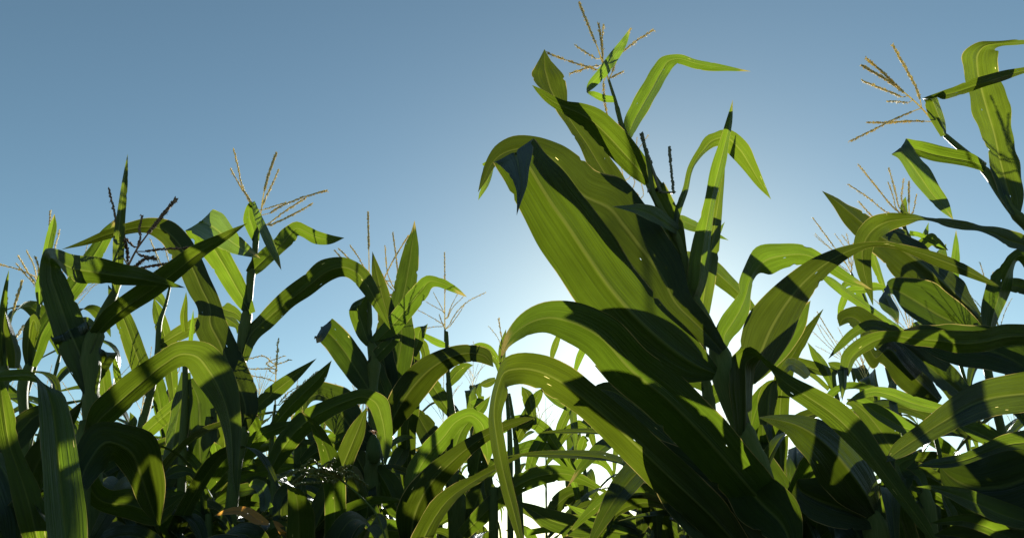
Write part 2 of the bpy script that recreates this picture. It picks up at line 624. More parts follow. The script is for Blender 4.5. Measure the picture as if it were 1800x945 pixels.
    def ear(self, st, far=-0.03, silk=True):
        q = stations(st)
        P = [at(e[0], e[1], self.Y + far) - self.base for e in q]
        rad = [0.5 * e[2] * (self.Y * S) / F for e in q]
        rows = catmull([list(p) + [r] for p, r in zip(P, rad)], 18)
        v, f, uv = [], [], []
        tube(v, f, uv, [Vector(r[:3]) for r in rows], [max(0.001, r[3]) for r in rows], 14)
        e = link('ear', make_mesh('ear', v, f, M_HUSK, uv), self.root)
        if silk:
            v, f, uv = [], [], []
            tip = P[-1]
            ax = (P[-1] - P[-2]).normalized()
            for i in range(26):
                d = (ax + Vector((self.rng.uniform(-.7, .7), self.rng.uniform(-.7, .7), self.rng.uniform(-.5, .5)))).normalized()
                pts = [tip - ax * 0.012, tip + d * 0.015, tip + d * 0.028 + Vector((0, 0, -0.012))]
                tube(v, f, uv, [Vector(r) for r in catmull([list(a) for a in pts], 6)], [0.0006] * 6, 3)
            link('silk', make_mesh('silk', v, f, M_SILK, uv), e)
        return e

    def finish(self):
        """the stalk, swollen at the joints, its sheaths flaring where each leaf leaves it"""
        n = len(self.sp)
        rad = list(self.sr)
        cum = [0.0]
        for i in range(1, n):
            cum.append(cum[-1] + (self.sp[i] - self.sp[i - 1]).length)
        for j in self.nodes:
            for i in range(n):
                dd = cum[i] - cum[j]                 # + below the collar
                if 0 <= dd < 0.12:
                    rad[i] += self.sr[i] * 0.28 * (1 - dd / 0.12)
                elif -0.012 < dd < 0:
                    rad[i] += self.sr[i] * 0.28 * (1 + dd / 0.012)
        z = 0.25
        v, f, uv = [], [], []
        tube(v, f, uv, [p - self.base for p in self.sp], rad, 12)
        link('stalk', make_mesh('stalk', v, f, M_STALK, uv), self.root)
        return self
# ================================================================== ground
def ground():
    rng = random.Random(5)
    v, f = [], []
    xs = [-400, -120, -40, -20] + [-12 + 0.25 * i for i in range(97)] + [20, 40, 120, 400]
    ys = [-200, -60, -12, -6] + [-3 + 0.25 * i for i in range(77)] + [22, 40, 120, 700]
    for y in ys:
        for x in xs:
            near = abs(x) < 13 and -4 < y < 17
            v.append(Vector((x, y, (0.02 * math.sin(y * 8.4) + rng.uniform(-.015, .015)) if near else -0.01)))
    w = len(xs)
    for j in range(len(ys) - 1):
        for i in range(w - 1):
            a = j * w + i
            f.append((a, a + 1, a + w + 1, a + w))
    o = link('ground', make_mesh('ground', v, f, M_SOIL, None))
    o['kind'] = 'structure'
ground()

GF = 'corn plants of the front row'
GM = 'corn plants of the second row'
GB = 'corn plants of the rows behind'

# ================================================================== tallest plant, behind the big-leaved one
A = Plant(1.02, 'tall slender corn plant with the highest tassel of all, behind the big broad-leaved one',
          ['5', (622, 350, 14, .10), (650, 440, 20, .08), (690, 580, 24, .05), (722, 650, 28, .04), (760, 725, 30, .03), (798, 800, 34, .02),
           'W2', (380, 200, 44, .01), (440, 380, 48), (515, 560, 52), (590, 760, 55), 'P', (1222, 560, 13), (1245, 700, 16), (1262, 860, 18)], 11, group=GF)
A.leaf(['5', (648, 436, 28), (600, 432, 32), (556, 414, 26), (526, 401, 12, -.02, 1.5, 60), (545, 372, 36, -.04), (590, 322, 46, -.05), (640, 252, 46, -.05), (690, 178, 30, -.05), (718, 120, 0, -.05)], tilt=.2)
A.leaf(['5', (703, 606, 30), (720, 550, 62, None, .9), (760, 470, 76, None, 1.), (806, 390, 80, None, 1.), (850, 312, 76, None, .7), (884, 268, 66, None, .2), (925, 258, 44, None, .5), (1000, 278, 44), (1080, 292, 34), (1160, 302, 19), (1245, 313, 0)], far=.08, tilt=.2)
A.leaf(['5', (798, 796, 50), (755, 742, 100), (690, 668, 122), (620, 592, 122), (550, 528, 112), (480, 488, 84), (420, 466, 58), (360, 432, 40), (318, 398, 24), (286, 372, 0)], far=-.10, tilt=-.95)
A.leaf(['5', (735, 935, 40), (680, 868, 100), (630, 790, 112), (580, 712, 100), (530, 630, 84), (480, 560, 64), (432, 490, 58), (400, 440, 84, None, .2, 10), (372, 390, 132, None, .15, 8), (352, 326, 134, None, .1, 4),
        (346, 300, 98, None, .6, 4), (342, 260, 46, None, .4, 4), (341, 215, 0, None, .3, 4)], far=.12, tilt=.3, dY=.0)
A.leaf(['W2', (470, 330, 60), (560, 280, 110), (640, 310, 96), (740, 345, 76), (850, 393, 42), (950, 436, 0)], far=.15, tilt=.2)
A.leaf(['W2', (560, 560, 80), (680, 600, 130), (800, 670, 165), (930, 780, 140), (1035, 880, 110), (1130, 980, 70), (1230, 1060, 0)], far=.25, tilt=.1)
A.leaf(['W2', (590, 700, 60), (700, 600, 70), (800, 470, 70), (855, 380, 50), (918, 282, 0)], far=.12, tilt=.5)
A.leaf(['P', (1226, 610, 14), (1233, 545, 32), (1241, 490, 36), (1252, 420, 28), (1264, 345, 16), (1275, 280, 0)], far=.0, tilt=.1)  # unseen leaf added behind the upright blade to keep the sun off it
A.leaf(['P', (1224, 570, 20), (1200, 522, 58), (1176, 472, 68), (1152, 424, 56), (1132, 384, 32), (1118, 352, 0)], far=.06, tilt=-.1)  # hidden blade added to shade the broad leaf in front of it
A.leaf(['P', (1240, 680, 20), (1200, 642, 60), (1155, 605, 70), (1115, 580, 50), (1080, 570, 26), (1055, 572, 0)], far=.06, tilt=-.1)  # out of sight, added to block sun from the wide arching leaf
A.leaf(['P', (1250, 760, 20), (1200, 722, 66), (1145, 685, 74), (1090, 655, 56), (1045, 642, 0)], far=.08, tilt=-.1)  # another hidden leaf added as a sun blocker for the wide arch
A.leaf(['P', (1245, 705, 20), (1300, 655, 60), (1350, 612, 66), (1395, 565, 46), (1425, 528, 0)], far=.06, tilt=.1)  # added unseen on the right side to cast more shade
A.tassel(['5', (622, 350), (600, 290), (578, 222), (540, 130), (493, 15)],
         [['5', (600, 290), (590, 190), (578, 105)], ['5', (598, 275), (592, 180), (600, 110)], ['5', (604, 300), (645, 262), (715, 200), (815, 133)],
          ['5', (628, 345), (655, 262), (690, 190), (715, 130)], ['5', (590, 315), (540, 296), (455, 270), (358, 234)], ['5', (600, 285), (545, 293), (455, 320)],
          ['5', (580, 265), (525, 232), (475, 200)], ['5', (620, 345), (655, 328), (680, 315)], ['5', (598, 330), (603, 430), (614, 500), (638, 580)]], fat=.9)
A.finish()

# tassel of a plant far behind, seen between the two
A3 = Plant(2.4, 'thin far corn plant, its sparse tassel seen just under the tallest plant\'s long leaf',
           ['5', (690, 790, 7), (722, 890, 8), 'P', (1125, 420, 4), (1150, 640, 6)], 12, group=GM)
A3.tassel(['5', (722, 890), (690, 790), (672, 700), (665, 530)],
          [['5', (700, 810), (640, 730), (575, 655)], ['5', (690, 790), (640, 735), (590, 705)], ['5', (715, 850), (735, 790), (700, 740)], ['5', (705, 800), (740, 690), (745, 600)],
           ['5', (712, 850), (660, 800), (640, 770)], ['5', (725, 880), (770, 860), (765, 800)], ['5', (730, 895), (690, 830), (655, 810)], ['5', (700, 720), (760, 640), (795, 590)], ['5', (715, 830), (750, 850), (758, 885)]],
          dens=170, fat=.9, thick=.0016)
A3.finish()

# ================================================================== big-leaved plant in front
B = Plant(.84, 'big broad-leaved corn plant right of centre with two stubby grey tassel spikes',
          ['5', (768, 600, 6), (800, 740, 22), 'W2', (330, 60, 50), (430, 250, 60), (520, 430, 60), (575, 575, 56), (600, 720, 56), (640, 860, 60), 'P', (1240, 560, 18), (1262, 613, 26), (1291, 720, 27), (1313, 772, 30), (1340, 840, 30), (1366, 930, 32)], 21, group=GF)
# leafy sheath around the young tassel
B.leaf(['W2', (578, 590, 60), (545, 500, 95), (470, 300, 165), (400, 130, 165), (340, 0, 140), '5', (835, 830, 66), (800, 750, 28), (782, 690, 0)], far=.02, tilt=.2, gutter=.5, mat=M_LEAF_DARK)
# the biggest leaf, folded over at its end
B.leaf(['6', (1215, 880, 70), (1120, 840, 190), (1000, 760, 260), (860, 640, 300), (720, 490, 330), (590, 310, 330), (470, 130, 320), 'W1', (640, 700, 520), (500, 480, 480), (400, 330, 420, None, .2),
        (300, 212, 385, None, .1, -31), (318, 262, 320, None, -.1, -28), (340, 380, 190, None, -.2, -20), (362, 520, 92, None, -.2, -16), (345, 620, 42), (322, 752, 0)], far=-.20, tilt=-.12, gutter=.12, thin=.48)
B.leaf(['6', (1252, 770, 50, -.012), (1180, 690, 110, -.02), (1110, 620, 135, -.03), (1033, 545, 160, -.03), (950, 390, 235, -.02), (850, 255, 272, -.01), (760, 140, 288, .01), (690, 60, 290, .03), 'W1', (860, 560, 420), (730, 390, 340), (600, 260, 270), (460, 200, 220), (300, 195, 190, None, .2, 75), (190, 240, 150, None, .3, 55), (110, 320, 90, None, .5, 40), (60, 430, 60, None, .6, 30), (0, 560, 0)], far=.07, tilt=-.1, gutter=.12, mat=M_LEAF_DARK)
B.leaf(['W1', (40, 330, 20), (120, 300, 40, None, .6, 60), (110, 370, 40, None, 1., 30), (70, 490, 46, None, 1, 30), (30, 560, 34), (2, 625, 0)], attach=False, dY=.11, far=-.01, ruffle=.02)
# wide arching leaf
B.leaf(['7', (1530, 950, 120), (1440, 800, 210), (1300, 630, 240), (1140, 450, 250), (960, 270, 250), (790, 132, 240), '6', (640, 688, 222), (500, 622, 195), (390, 606, 150), (290, 640, 108), (228, 690, 72, None, .3), (190, 745, 34), (166, 812, 0)], far=-.27, tilt=-.45, gutter=.13)
# arch with the long hanging tip
B.leaf(['7', (1330, 1010, 120), (1180, 840, 190), (1000, 670, 200), (820, 500, 190), (680, 370, 170), (560, 270, 165), (450, 190, 175), (340, 140, 165), (250, 130, 150), (185, 150, 130, None, .5, 80), (158, 215, 75, None, 1.2, 20), (135, 330, 62, None, .8, 5), (150, 480, 70, None, .5, 0), (190, 680, 62), (230, 830, 52), (270, 990, 20)], far=-.26, tilt=-.35, gutter=.12)
B.leaf(['7', (1330, 780, 80), (1180, 620, 150), (1030, 480, 180), (900, 370, 170), (790, 285, 140), (700, 235, 90), (640, 228, 50), (585, 244, 0)], far=.05, tilt=.3)
B.leaf(['7', (1450, 1040, 150), (1300, 900, 330), (1120, 740, 340), (980, 610, 240), (900, 520, 120), (850, 440, 0)], far=.0, tilt=.3, dY=.02, mat=M_LEAF_DARK)
# upright dark leaf
B.leaf(['W2', (650, 920, 130), (690, 800, 150), (710, 640, 172), (735, 450, 152), (770, 260, 118), (805, 80, 98), '5', (1105, 720, 58), (1135, 600, 38), (1152, 520, 26), (1164, 436, 0)], far=-.05, tilt=.35, gutter=.3)
# leaf that climbs and bends over to the right
B.leaf(['W2', (505, 330, 40), (535, 170, 56), (590, 20, 50, None, 1.2), '5', (985, 730, 26, None, 1.6), (1030, 660, 36, None, 1.2), (1080, 612, 62, None, .6), (1135, 604, 84, None, .3), (1190, 650, 92), (1240, 726, 66), (1290, 810, 34), (1332, 872, 0)], far=.06, tilt=.3, ruffle=.03)
B.leaf(['W2', (530, 360, 70), (430, 290, 110), (320, 220, 130), (200, 180, 90), (90, 165, 40), (-20, 155, 0)], far=-.10, tilt=.7, mat=M_LEAF_DARK)
# curled leaf right
B.leaf(['W3', (430, 530, 60), (440, 420, 150), (500, 320, 190), (570, 200, 165, None, .4), (620, 60, 105, None, 1.), '9', (35, 510, 70, None, 1.2, 0), (70, 430, 80, None, 1., 20), (120, 385, 150, None, .4, 60), (220, 358, 122), (330, 358, 92), (420, 400, 60), (540, 474, 44), (650, 526, 0)], far=.10, tilt=.3)
# long arch to the right
B.leaf(['9', (30, 960, 110), (90, 850, 190), (140, 730, 235), (215, 605, 205), (315, 485, 150), (410, 405, 108), (510, 346, 66, None, .3), (630, 307, 24, None, 1.3), (740, 310, 20, None, 1.5), (860, 340, 44, None, .6), (980, 382, 62), (1100, 430, 54), (1200, 478, 30), (1292, 523, 0)], far=.02, tilt=.3, gutter=.14)
# dark leaf arching over to the right bottom
B.leaf(['10', (20, 450, 70), (22, 330, 95), (20, 200, 120), (35, 90, 120, None, .5), (80, 62, 95, None, 1., 35), (140, 120, 80, None, .9, 60), (230, 200, 84), (340, 270, 108), (450, 345, 128), (550, 440, 128), (640, 550, 100), (730, 670, 80), (820, 790, 64), (900, 900, 52), (960, 1000, 0)], far=-.15, tilt=.85)
B.leaf(['10', (70, 560, 100), (10, 640, 180), (90, 760, 260), (190, 860, 240), (250, 980, 120), (270, 1080, 0)], far=-.12, tilt=.2, mat=M_LEAF_DARK, dY=-.02)
B.tassel(['5', (850, 840), (812, 735), (785, 660), (766, 592)], [['5', (905, 870), (900, 780), (890, 700), (888, 645)]], mat=M_GREY, fat=1.3, dens=420, spk=.007, anthers=0, thick=.002)
B.finish()

# ================================================================== right edge, high
D = Plant(1.15, 'left-leaning corn plant at upper right with a fan-shaped straw tassel and broad upright leaf',
          ['8', (846, 432, 14, .06), (895, 488, 20, .05), (960, 545, 26, .04), (1025, 598, 30, .03), (1085, 660, 34, .02), (1140, 745, 38, .01), (1205, 835, 42), (1262, 890, 46), (1330, 980, 48), 'P', (1858, 500, 21), (1890, 640, 22), (1915, 800, 24)], 31, group=GF)
D.leaf(['8', (893, 494, 26), (878, 440, 52), (858, 390, 64), (842, 345, 62, None, .2, 0), (838, 326, 50, -.02, .8, -10), (880, 318, 34, -.03, 1.3), (950, 300, 46, -.03, 1.3), (1050, 266, 50, -.04, 1.3), (1150, 234, 40, -.04, 1.3), (1243, 208, 28, -.04, 1.3), (1370, 178, 0)], tilt=.2)
D.leaf(['8', (1208, 836, 40), (1195, 780, 92), (1170, 690, 116), (1143, 590, 126), (1120, 480, 140), (1092, 380, 160), (1064, 280, 158), (1046, 190, 150), (1050, 130, 138, None, .3, 5), (1075, 104, 86, None, .8, 25), (1130, 92, 30, None, 1.2, 60), (1243, 86, 24), (1420, 80, 0)], far=.10, tilt=.1, thin=.95)
D.leaf(['8', (1075, 630, 40), (1010, 604, 62, None, -1.3), (930, 588, 72, None, -1.4), (850, 572, 76, None, -1.4), (770, 550, 68, None, -1.0), (700, 544, 92, -.01, -.2, 139), (735, 590, 88, -.02, .1, 170), (790, 665, 96, -.03), (840, 738, 76, -.035), (890, 800, 54, -.04), (934, 860, 0, -.04)], tilt=.0, thin=1.0)
D.tassel(['8', (846, 432), (800, 378), (740, 322), (680, 275), (538, 188)],
         [['8', (800, 375), (775, 292), (732, 210), (668, 98)], ['8', (720, 310), (650, 240), (555, 156)], ['8', (735, 335), (640, 296), (537, 254)], ['8', (750, 350), (700, 346), (650, 345)],
          ['8', (846, 432), (750, 430), (650, 436), (563, 436)], ['8', (780, 378), (690, 415), (580, 470), (489, 515)]], fat=1.1, dens=330)
D.finish()

# ================================================================== behind right, many-spiked tassel
E = Plant(1.75, 'corn plant behind the right-hand arches with an upright many-spiked tassel and broad slanting leaf',
          ['9', (790, 140, 14), (810, 240, 20), (850, 340, 22), (940, 470, 26), (1050, 590, 28), (1165, 670, 34), (1240, 780, 36), (1300, 900, 38)], 41, group=GM)
E.leaf(['9', (1165, 665, 60), (1090, 590, 130), (1000, 510, 190), (900, 425, 205), (790, 340, 190), (690, 275, 150), (610, 215, 118), (540, 155, 84), (470, 95, 46), (402, 42, 0)], far=-.1, tilt=.1)
E.leaf(['9', (1040, 600, 30), (1045, 500, 46), (1050, 400, 46), (1056, 310, 30), (1058, 232, 0)], far=.1)
E.leaf(['9', (960, 480, 30), (970, 400, 60), (985, 350, 50), (1000, 320, 20), (1010, 300, 0)], far=.1, tilt=.6)
E.leaf(['9', (860, 350, 30), (820, 300, 70), (780, 250, 60), (740, 235, 40), (715, 300, 0)], far=-.05, tilt=.3)
E.leaf(['9', (850, 330, 30), (905, 300, 60), (945, 280, 60), (975, 305, 46), (1020, 333, 0)], far=.0, tilt=.4)
E.leaf(['9', (880, 320, 20), (905, 260, 28), (925, 195, 0)], far=.1)
E.leaf(['9', (820, 170, 20), (800, 130, 34), (805, 100, 26), (812, 70, 0)], far=.03)
E.leaf(['9', (830, 250, 26), (870, 255, 24), (930, 285, 24), (1018, 333, 0)], far=-.05)
E.leaf(['9', (790, 260, 24), (760, 230, 34), (730, 240, 34), (710, 270, 0)], far=-.06)
E.leaf(['9', (800, 735, 40), (700, 668, 44), (600, 596, 44), (500, 525, 44), (440, 478, 36), (380, 445, 0)], far=-.15, attach=False, dY=-.05, tilt=.4)
E.leaf(['9', (720, 520, 20), (660, 510, 40), (600, 525, 40), (540, 530, 36), (500, 600, 34), (480, 690, 0)], far=.1, attach=False, dY=.1)
E.tassel(['8', (745, 870), (742, 840), (740, 780), (740, 695)],
         [['8', (725, 850), (680, 815), (600, 720), (520, 620)], ['8', (730, 860), (650, 832), (560, 762), (474, 706)], ['8', (725, 870), (640, 880), (580, 845), (522, 782)], ['8', (735, 850), (692, 822), (672, 762), (650, 698)],
          ['8', (738, 850), (702, 815), (682, 740), (652, 636)], ['8', (740, 850), (712, 790), (716, 684)], ['8', (745, 850), (758, 825), (773, 752)]], fat=1.0, dens=260)
E.finish()

# ================================================================== arches at the right edge
G = Plant(1.35, 'corn plant at the right edge with a long twisted leaf arching left, tip hanging down',
          ['P', (1812, 440, 14), (1830, 560, 18), (1850, 700, 20), (1870, 880, 22)], 51, group=GF)
G.leaf(['P', (1826, 470, 10), 'W8', (0, 0, 0)][:2] + ['9', (1400, 310, 76), (1320, 280, 86), (1240, 246, 58), (1165, 226, 28, None, 1.1), (1090, 214, 40), (1020, 200, 40), (950, 184, 18, None, 1.3), (880, 178, 30, None, .9), (800, 182, 62, None, -.7), (720, 196, 92, None, -.6), (660, 224, 112), (618, 276, 108), (600, 345, 92), (606, 420, 76), (622, 490, 54), (640, 550, 26), (653, 606, 0)], far=-.12, tilt=.35)
G.leaf(['9', (1215, 760, 40), (1230, 660, 86), (1255, 570, 112), (1285, 480, 110), (1318, 410, 66, None, .6), (1345, 368, 60, None, .9, 40), (1375, 360, 80, None, .4, 80), (1420, 385, 84), (1470, 440, 60), (1500, 520, 0)], far=-.02, tilt=.4, attach=False, dY=.05)
G.leaf(['9', (1450, 560, 40), (1400, 520, 70), (1350, 505, 74), (1300, 505, 50), (1270, 520, 0)], far=.1, tilt=.2)
G.finish()

G2 = Plant(1.12, 'corn plant beyond the right edge, its long flat leaf drooping at the left end',
           ['P', (1850, 560, 16), (1865, 700, 20), (1880, 900, 22)], 52, group=GF)
G2.leaf(['9', (1500, 740, 60), (1400, 748, 100), (1300, 752, 106), (1200, 775, 106), (1080, 785, 108), (960, 770, 92), (850, 762, 70), (760, 752, 56), (680, 764, 66), (600, 804, 82), (540, 860, 68), (510, 930, 46), '10', (500, 130, 46), (500, 210, 34), (494, 285, 0)], far=-.12, tilt=-1.0)
G2.leaf(['9', (1480, 980, 60), (1370, 880, 170), (1240, 820, 210), (1080, 800, 200), (960, 780, 150), (860, 740, 80), (800, 720, 0)], far=.2, tilt=.25, mat=M_LEAF_DARK, dY=.15)
G2.finish()

G3 = Plant(1.5, 'corn plant in the right thicket with one dark leaf kinked over like a pointed hood',
           ['9', (1150, 690, 26), (1175, 760, 32), (1200, 860, 36), (1230, 1000, 40)], 53, group=GM)
G3.leaf(['9', (1180, 740, 50), (1080, 690, 150), (980, 640, 190), (890, 585, 190), (810, 540, 150), (750, 515, 96, None, .4, 100), (712, 560, 70, -.04, .3, 150), (735, 610, 76, -.05, .2, 160), (765, 650, 40, -.06), (776, 694, 0, -.06)], tilt=.3, mat=M_LEAF_DARK)
G3.leaf(['9', (860, 945, 80), (780, 850, 120), (700, 770, 130), (620, 700, 120), (550, 655, 96, None, .3), (505, 668, 66, None, .6, 40), (488, 705, 0)], far=.0, tilt=.3, attach=False)
G3.leaf(['9', (1010, 900, 60), (900, 830, 90), (800, 770, 80), (720, 715, 56), (640, 700, 50), (560, 735, 44), (490, 800, 34), (432, 864, 0)], far=-.1, tilt=.3, attach=False)
G3.leaf(['10', (960, 290, 60), (880, 220, 120), (790, 130, 140), (710, 40, 130), '9', (660, 860, 90), (620, 790, 60), (590, 740, 0)], far=-.05, tilt=.2, attach=False, mat=M_LEAF_DARK)
G3.leaf(['10', (1120, 290, 60), (1010, 190, 120), (910, 110, 120), (830, 40, 80), (770, 0, 0)], far=-.05, tilt=.4, attach=False, mat=M_LEAF_DARK)
G3.finish()

# ================================================================== right foreground
H = Plant(.82, 'near corn plant at bottom right whose broad glowing leaf curves down to a point',
          ['P', (1880, 640, 24), (1880, 760, 28), (1870, 900, 30)], 61, group=GF)
H.leaf(['10', (1560, 260, 80), (1440, 245, 180), (1320, 252, 190), (1200, 272, 182), (1090, 316, 165), (1000, 372, 140), (930, 415, 112), (870, 455, 100), (800, 500, 92), (745, 540, 60), (705, 580, 0)], far=-.10, tilt=.35)
H.leaf(['10', (1560, 880, 60), (1420, 870, 80), (1300, 840, 104), (1180, 790, 100), (1070, 745, 84), (980, 716, 46), (920, 702, 24), (850, 698, 0)], far=.02, tilt=.25)
H.leaf(['10', (1560, 990, 60), (1400, 975, 60), (1280, 930, 80), (1180, 885, 76), (1080, 862, 56), (1000, 864, 36), (915, 876, 0)], far=.05, tilt=.3)
H.leaf(['10', (1560, 520, 80), (1420, 480, 90), (1290, 490, 70), (1180, 530, 56), (1080, 566, 56), (980, 585, 54), (900, 592, 30), (850, 600, 0)], far=.06, tilt=.9)
H.leaf(['10', (1560, 600, 120), (1400, 640, 330), (1240, 690, 330), (1120, 690, 240), (1010, 640, 120), (960, 590, 0)], far=.12, tilt=.3, mat=M_LEAF_DARK)
H.leaf(['10', (1600, 700, 120), (1450, 700, 280), (1320, 690, 240), (1230, 610, 150), (1190, 540, 60), (1180, 480, 0)], far=.2, tilt=.3, mat=M_LEAF_DARK)
H.leaf(['10', (1560, 860, 120), (1400, 960, 260), (1250, 970, 220), (1120, 950, 160), (1020, 930, 80), (930, 930, 0)], far=.1, tilt=.2, mat=M_LEAF_DARK)
H.finish()

H2 = Plant(.95, 'dark corn plant in the shaded bottom right corner behind the long drooping grey-green leaf',
           ['10', (620, 760, 60), (650, 860, 70), (670, 1000, 76)], 62, group=GF)
H2.leaf(['10', (650, 830, 80), (600, 740, 200), (530, 640, 250), (440, 530, 230), (350, 450, 180), (250, 395, 100), (170, 375, 50), (88, 365, 0)], far=-.12, tilt=.3, mat=M_LEAF_DARK)
H2.leaf(['10', (650, 870, 80), (560, 820, 190), (450, 780, 230), (350, 740, 200), (290, 700, 130), (280, 660, 0)], far=.0, tilt=.3, mat=M_LEAF_DARK)
H2.leaf(['10', (600, 1000, 100), (560, 900, 230), (500, 860, 200), (440, 850, 90), (420, 880, 0)], far=.05, tilt=.3, mat=M_LEAF_DARK)
H2.leaf(['10', (680, 900, 70), (720, 800, 120), (740, 720, 100), (710, 690, 60), (680, 740, 0)], far=.0, tilt=.2)
H2.leaf(['10', (330, 170, 40), (290, 130, 60), (240, 110, 60), (210, 140, 40), (180, 190, 0)], far=.2, tilt=.3, attach=False, dY=.3)
H2.leaf(['10', (130, 400, 60), (135, 330, 92), (140, 260, 92), (160, 200, 50), (180, 180, 0)], far=.0, tilt=.1, attach=False, dY=.35)
H2.finish()

H3 = Plant(1.25, 'corn plant with bright striped leaves crossing just left of the broad glowing leaf',
           ['10', (880, 700, 40), (905, 800, 44), (930, 960, 46)], 63, group=GM)
H3.leaf(['10', (900, 790, 50), (850, 690, 84), (790, 590, 104), (730, 500, 120), (670, 410, 118), (610, 340, 96), (560, 300, 60), (515, 275, 0)], far=.1, tilt=.1)
H3.leaf(['10', (990, 330, 40), (900, 312, 58), (810, 285, 66), (730, 255, 60), (650, 240, 44), (580, 260, 34), (515, 292, 0)], far=-.06, tilt=.3, attach=False)
H3.leaf(['10', (850, 430, 30), (790, 410, 66), (720, 370, 76), (650, 330, 60), (590, 290, 36), (540, 280, 0)], far=.0, tilt=.3, attach=False)
H3.leaf(['10', (1280, 500, 40), (1220, 470, 80), (1150, 435, 86), (1090, 410, 50), (1035, 395, 0)], far=.0, tilt=.2, attach=False)
H3.leaf(['10', (900, 720, 40), (850, 640, 60), (800, 660, 80), (770, 720, 60), (760, 790, 0)], far=.0, tilt=.2)
H3.leaf(['10', (880, 720, 40), (790, 640, 70), (770, 600, 60), (830, 560, 30), (870, 520, 0)], far=.0, tilt=.2)
H3.leaf(['10', (1060, 1000, 40), (1040, 900, 50), (1020, 820, 46), (990, 760, 30), (970, 720, 0)], far=.0, tilt=.2, attach=False)
H3.leaf(['10', (760, 400, 30), (740, 300, 40), (735, 220, 40), (740, 160, 0)], far=.3, tilt=.2, attach=False, dY=.2)
H3.finish()

# thin tassel plants in the right-hand gaps
def thin(Y, label, top, base, seed, tip, branches, leaves, group=GB, dens=150, mat=M_STRAW, fat=.85):
    p = Plant(Y, label, [*top, *base], seed, group=group)
    for l in leaves:
        p.leaf(l, far=p.rng.uniform(-.1, .1), tilt=.25, attach=False)
    p.tassel(tip, branches, dens=dens, mat=mat, fat=fat, anthers=.05)
    return p.finish()
thin(2.3, 'far corn plant with thin dark tassel spikes behind the arching leaf right of centre', ['9', (545, 440, 10)], [(600, 560, 14), (650, 650, 18), (720, 900, 24)], 71,
     ['9', (545, 440), (510, 380), (450, 300), (358, 175)],
     [['9', (520, 400), (450, 330), (372, 255)], ['9', (530, 410), (490, 360), (400, 290), (368, 262)], ['9', (540, 430), (520, 330), (465, 252)], ['9', (545, 440), (555, 340), (500, 258)], ['9', (548, 440), (540, 330), (522, 250)], ['9', (545, 445), (480, 400), (430, 370)], ['9', (560, 440), (530, 350), (560, 295)]],
     [['9', (720, 560, 20), (690, 470, 30), (655, 370, 34), (650, 300, 0)], ['9', (640, 640, 20), (600, 560, 40), (560, 490, 44), (515, 500, 30), (500, 540, 0)]])
thin(2.9, 'far wispy-tasselled corn plant low in the gap right of the big broad-leaved plant', ['9', (500, 860, 9)], [(510, 950, 12), '10', (480, 150, 16), (500, 420, 22)], 72,
     ['9', (505, 880), (480, 800), (430, 720), (380, 635)],
     [['9', (500, 850), (430, 780), (362, 660)], ['9', (500, 860), (420, 790), (360, 732)], ['9', (495, 850), (440, 760), (395, 700)], ['9', (500, 870), (430, 830), (370, 798)], ['9', (505, 860), (510, 770), (480, 710)], ['9', (510, 880), (530, 800), (500, 760)]],
     [['10', (450, 230, 20), (410, 130, 50), (370, 70, 40), (325, 0, 0)], ['10', (470, 150, 20), (400, 140, 50), (320, 115, 56), (250, 100, 46), (190, 140, 0)], ['10', (430, 230, 20), (350, 160, 26), (260, 100, 30), (200, 40, 0)], ['10', (520, 150, 30), (480, 130, 50), (440, 110, 30), (425, 100, 0)]])

# ================================================================== left middle: stalk with bright tassel
J = Plant(1.5, 'corn plant left of centre with a full golden tassel and a kinked leaf below it',
          ['3', (202, 400, 12), (183, 480, 26), (178, 555, 24), (160, 640, 34), (155, 730, 30), (140, 830, 44), (124, 940, 44), '4', (50, 190, 46), (22, 330, 40), '2', (1035, 470, 50), (1020, 600, 50), (990, 900, 54)], 81, group=GM)
J.leaf(['3', (184, 482, 30), (172, 430, 60), (155, 372, 62), (154, 330, 36), (166, 303, 16, -.02, .8, 0), (185, 350, 30, -.05), (212, 415, 40, -.06), (250, 500, 42, -.07), (278, 560, 28, -.07), (301, 616, 0, -.07)], tilt=.25)
J.leaf(['3', (150, 632, 40), (190, 596, 70, None, 1.), (240, 548, 76, None, 1.), (300, 494, 74, None, 1.), (345, 446, 78, None, .7), (372, 424, 66, None, .5), (410, 438, 56, None, .4), (460, 464, 62), (520, 474, 46), (592, 467, 0)], far=.06, tilt=.35, ruffle=.08)
J.leaf(['1', (1128, 820, 42), (1100, 770, 70), (1060, 700, 92), (1015, 620, 100), (970, 545, 112), (925, 470, 130), (897, 404, 150, None, .2, -38), (940, 420, 150, -.015, .0, -44), (995, 462, 128, -.03, -.1, -54), (1050, 505, 92, -.04, -.1, -62), (1110, 540, 52, -.045), (1170, 572, 0, -.05)], tilt=.15, thin=1.0)
J.leaf(['1', (1100, 870, 20), (1060, 820, 40), (1010, 800, 60), (975, 790, 50), (1000, 830, 50), (1040, 855, 46), (1068, 880, 24), (1064, 912, 0)], far=.1, tilt=.4, ruffle=.1)
J.leaf(['4', (62, 175, 50), '3', (160, 915, 76), (230, 845, 84), (320, 765, 88, None, 1.), (430, 680, 96, None, 1.), (520, 616, 104, None, .9), (590, 602, 90, None, .5), (650, 628, 84), (700, 690, 76), (745, 770, 54), (780, 840, 26), (804, 890, 0)], far=.05, tilt=.2, gutter=.25)
J.leaf(['2', (1040, 470, 60), (1060, 410, 100), (1045, 330, 134), (1000, 230, 150), (950, 110, 140), (905, 0, 130), '1', (945, 820, 120), (900, 700, 116), (850, 590, 116), (800, 505, 118), (740, 448, 104, None, -.3), (660, 428, 70, None, -.9), (580, 440, 54, None, -1.1), (480, 466, 44, None, -1.1), (380, 502, 24, None, -1), (276, 532, 0)], far=-.12, tilt=.3)
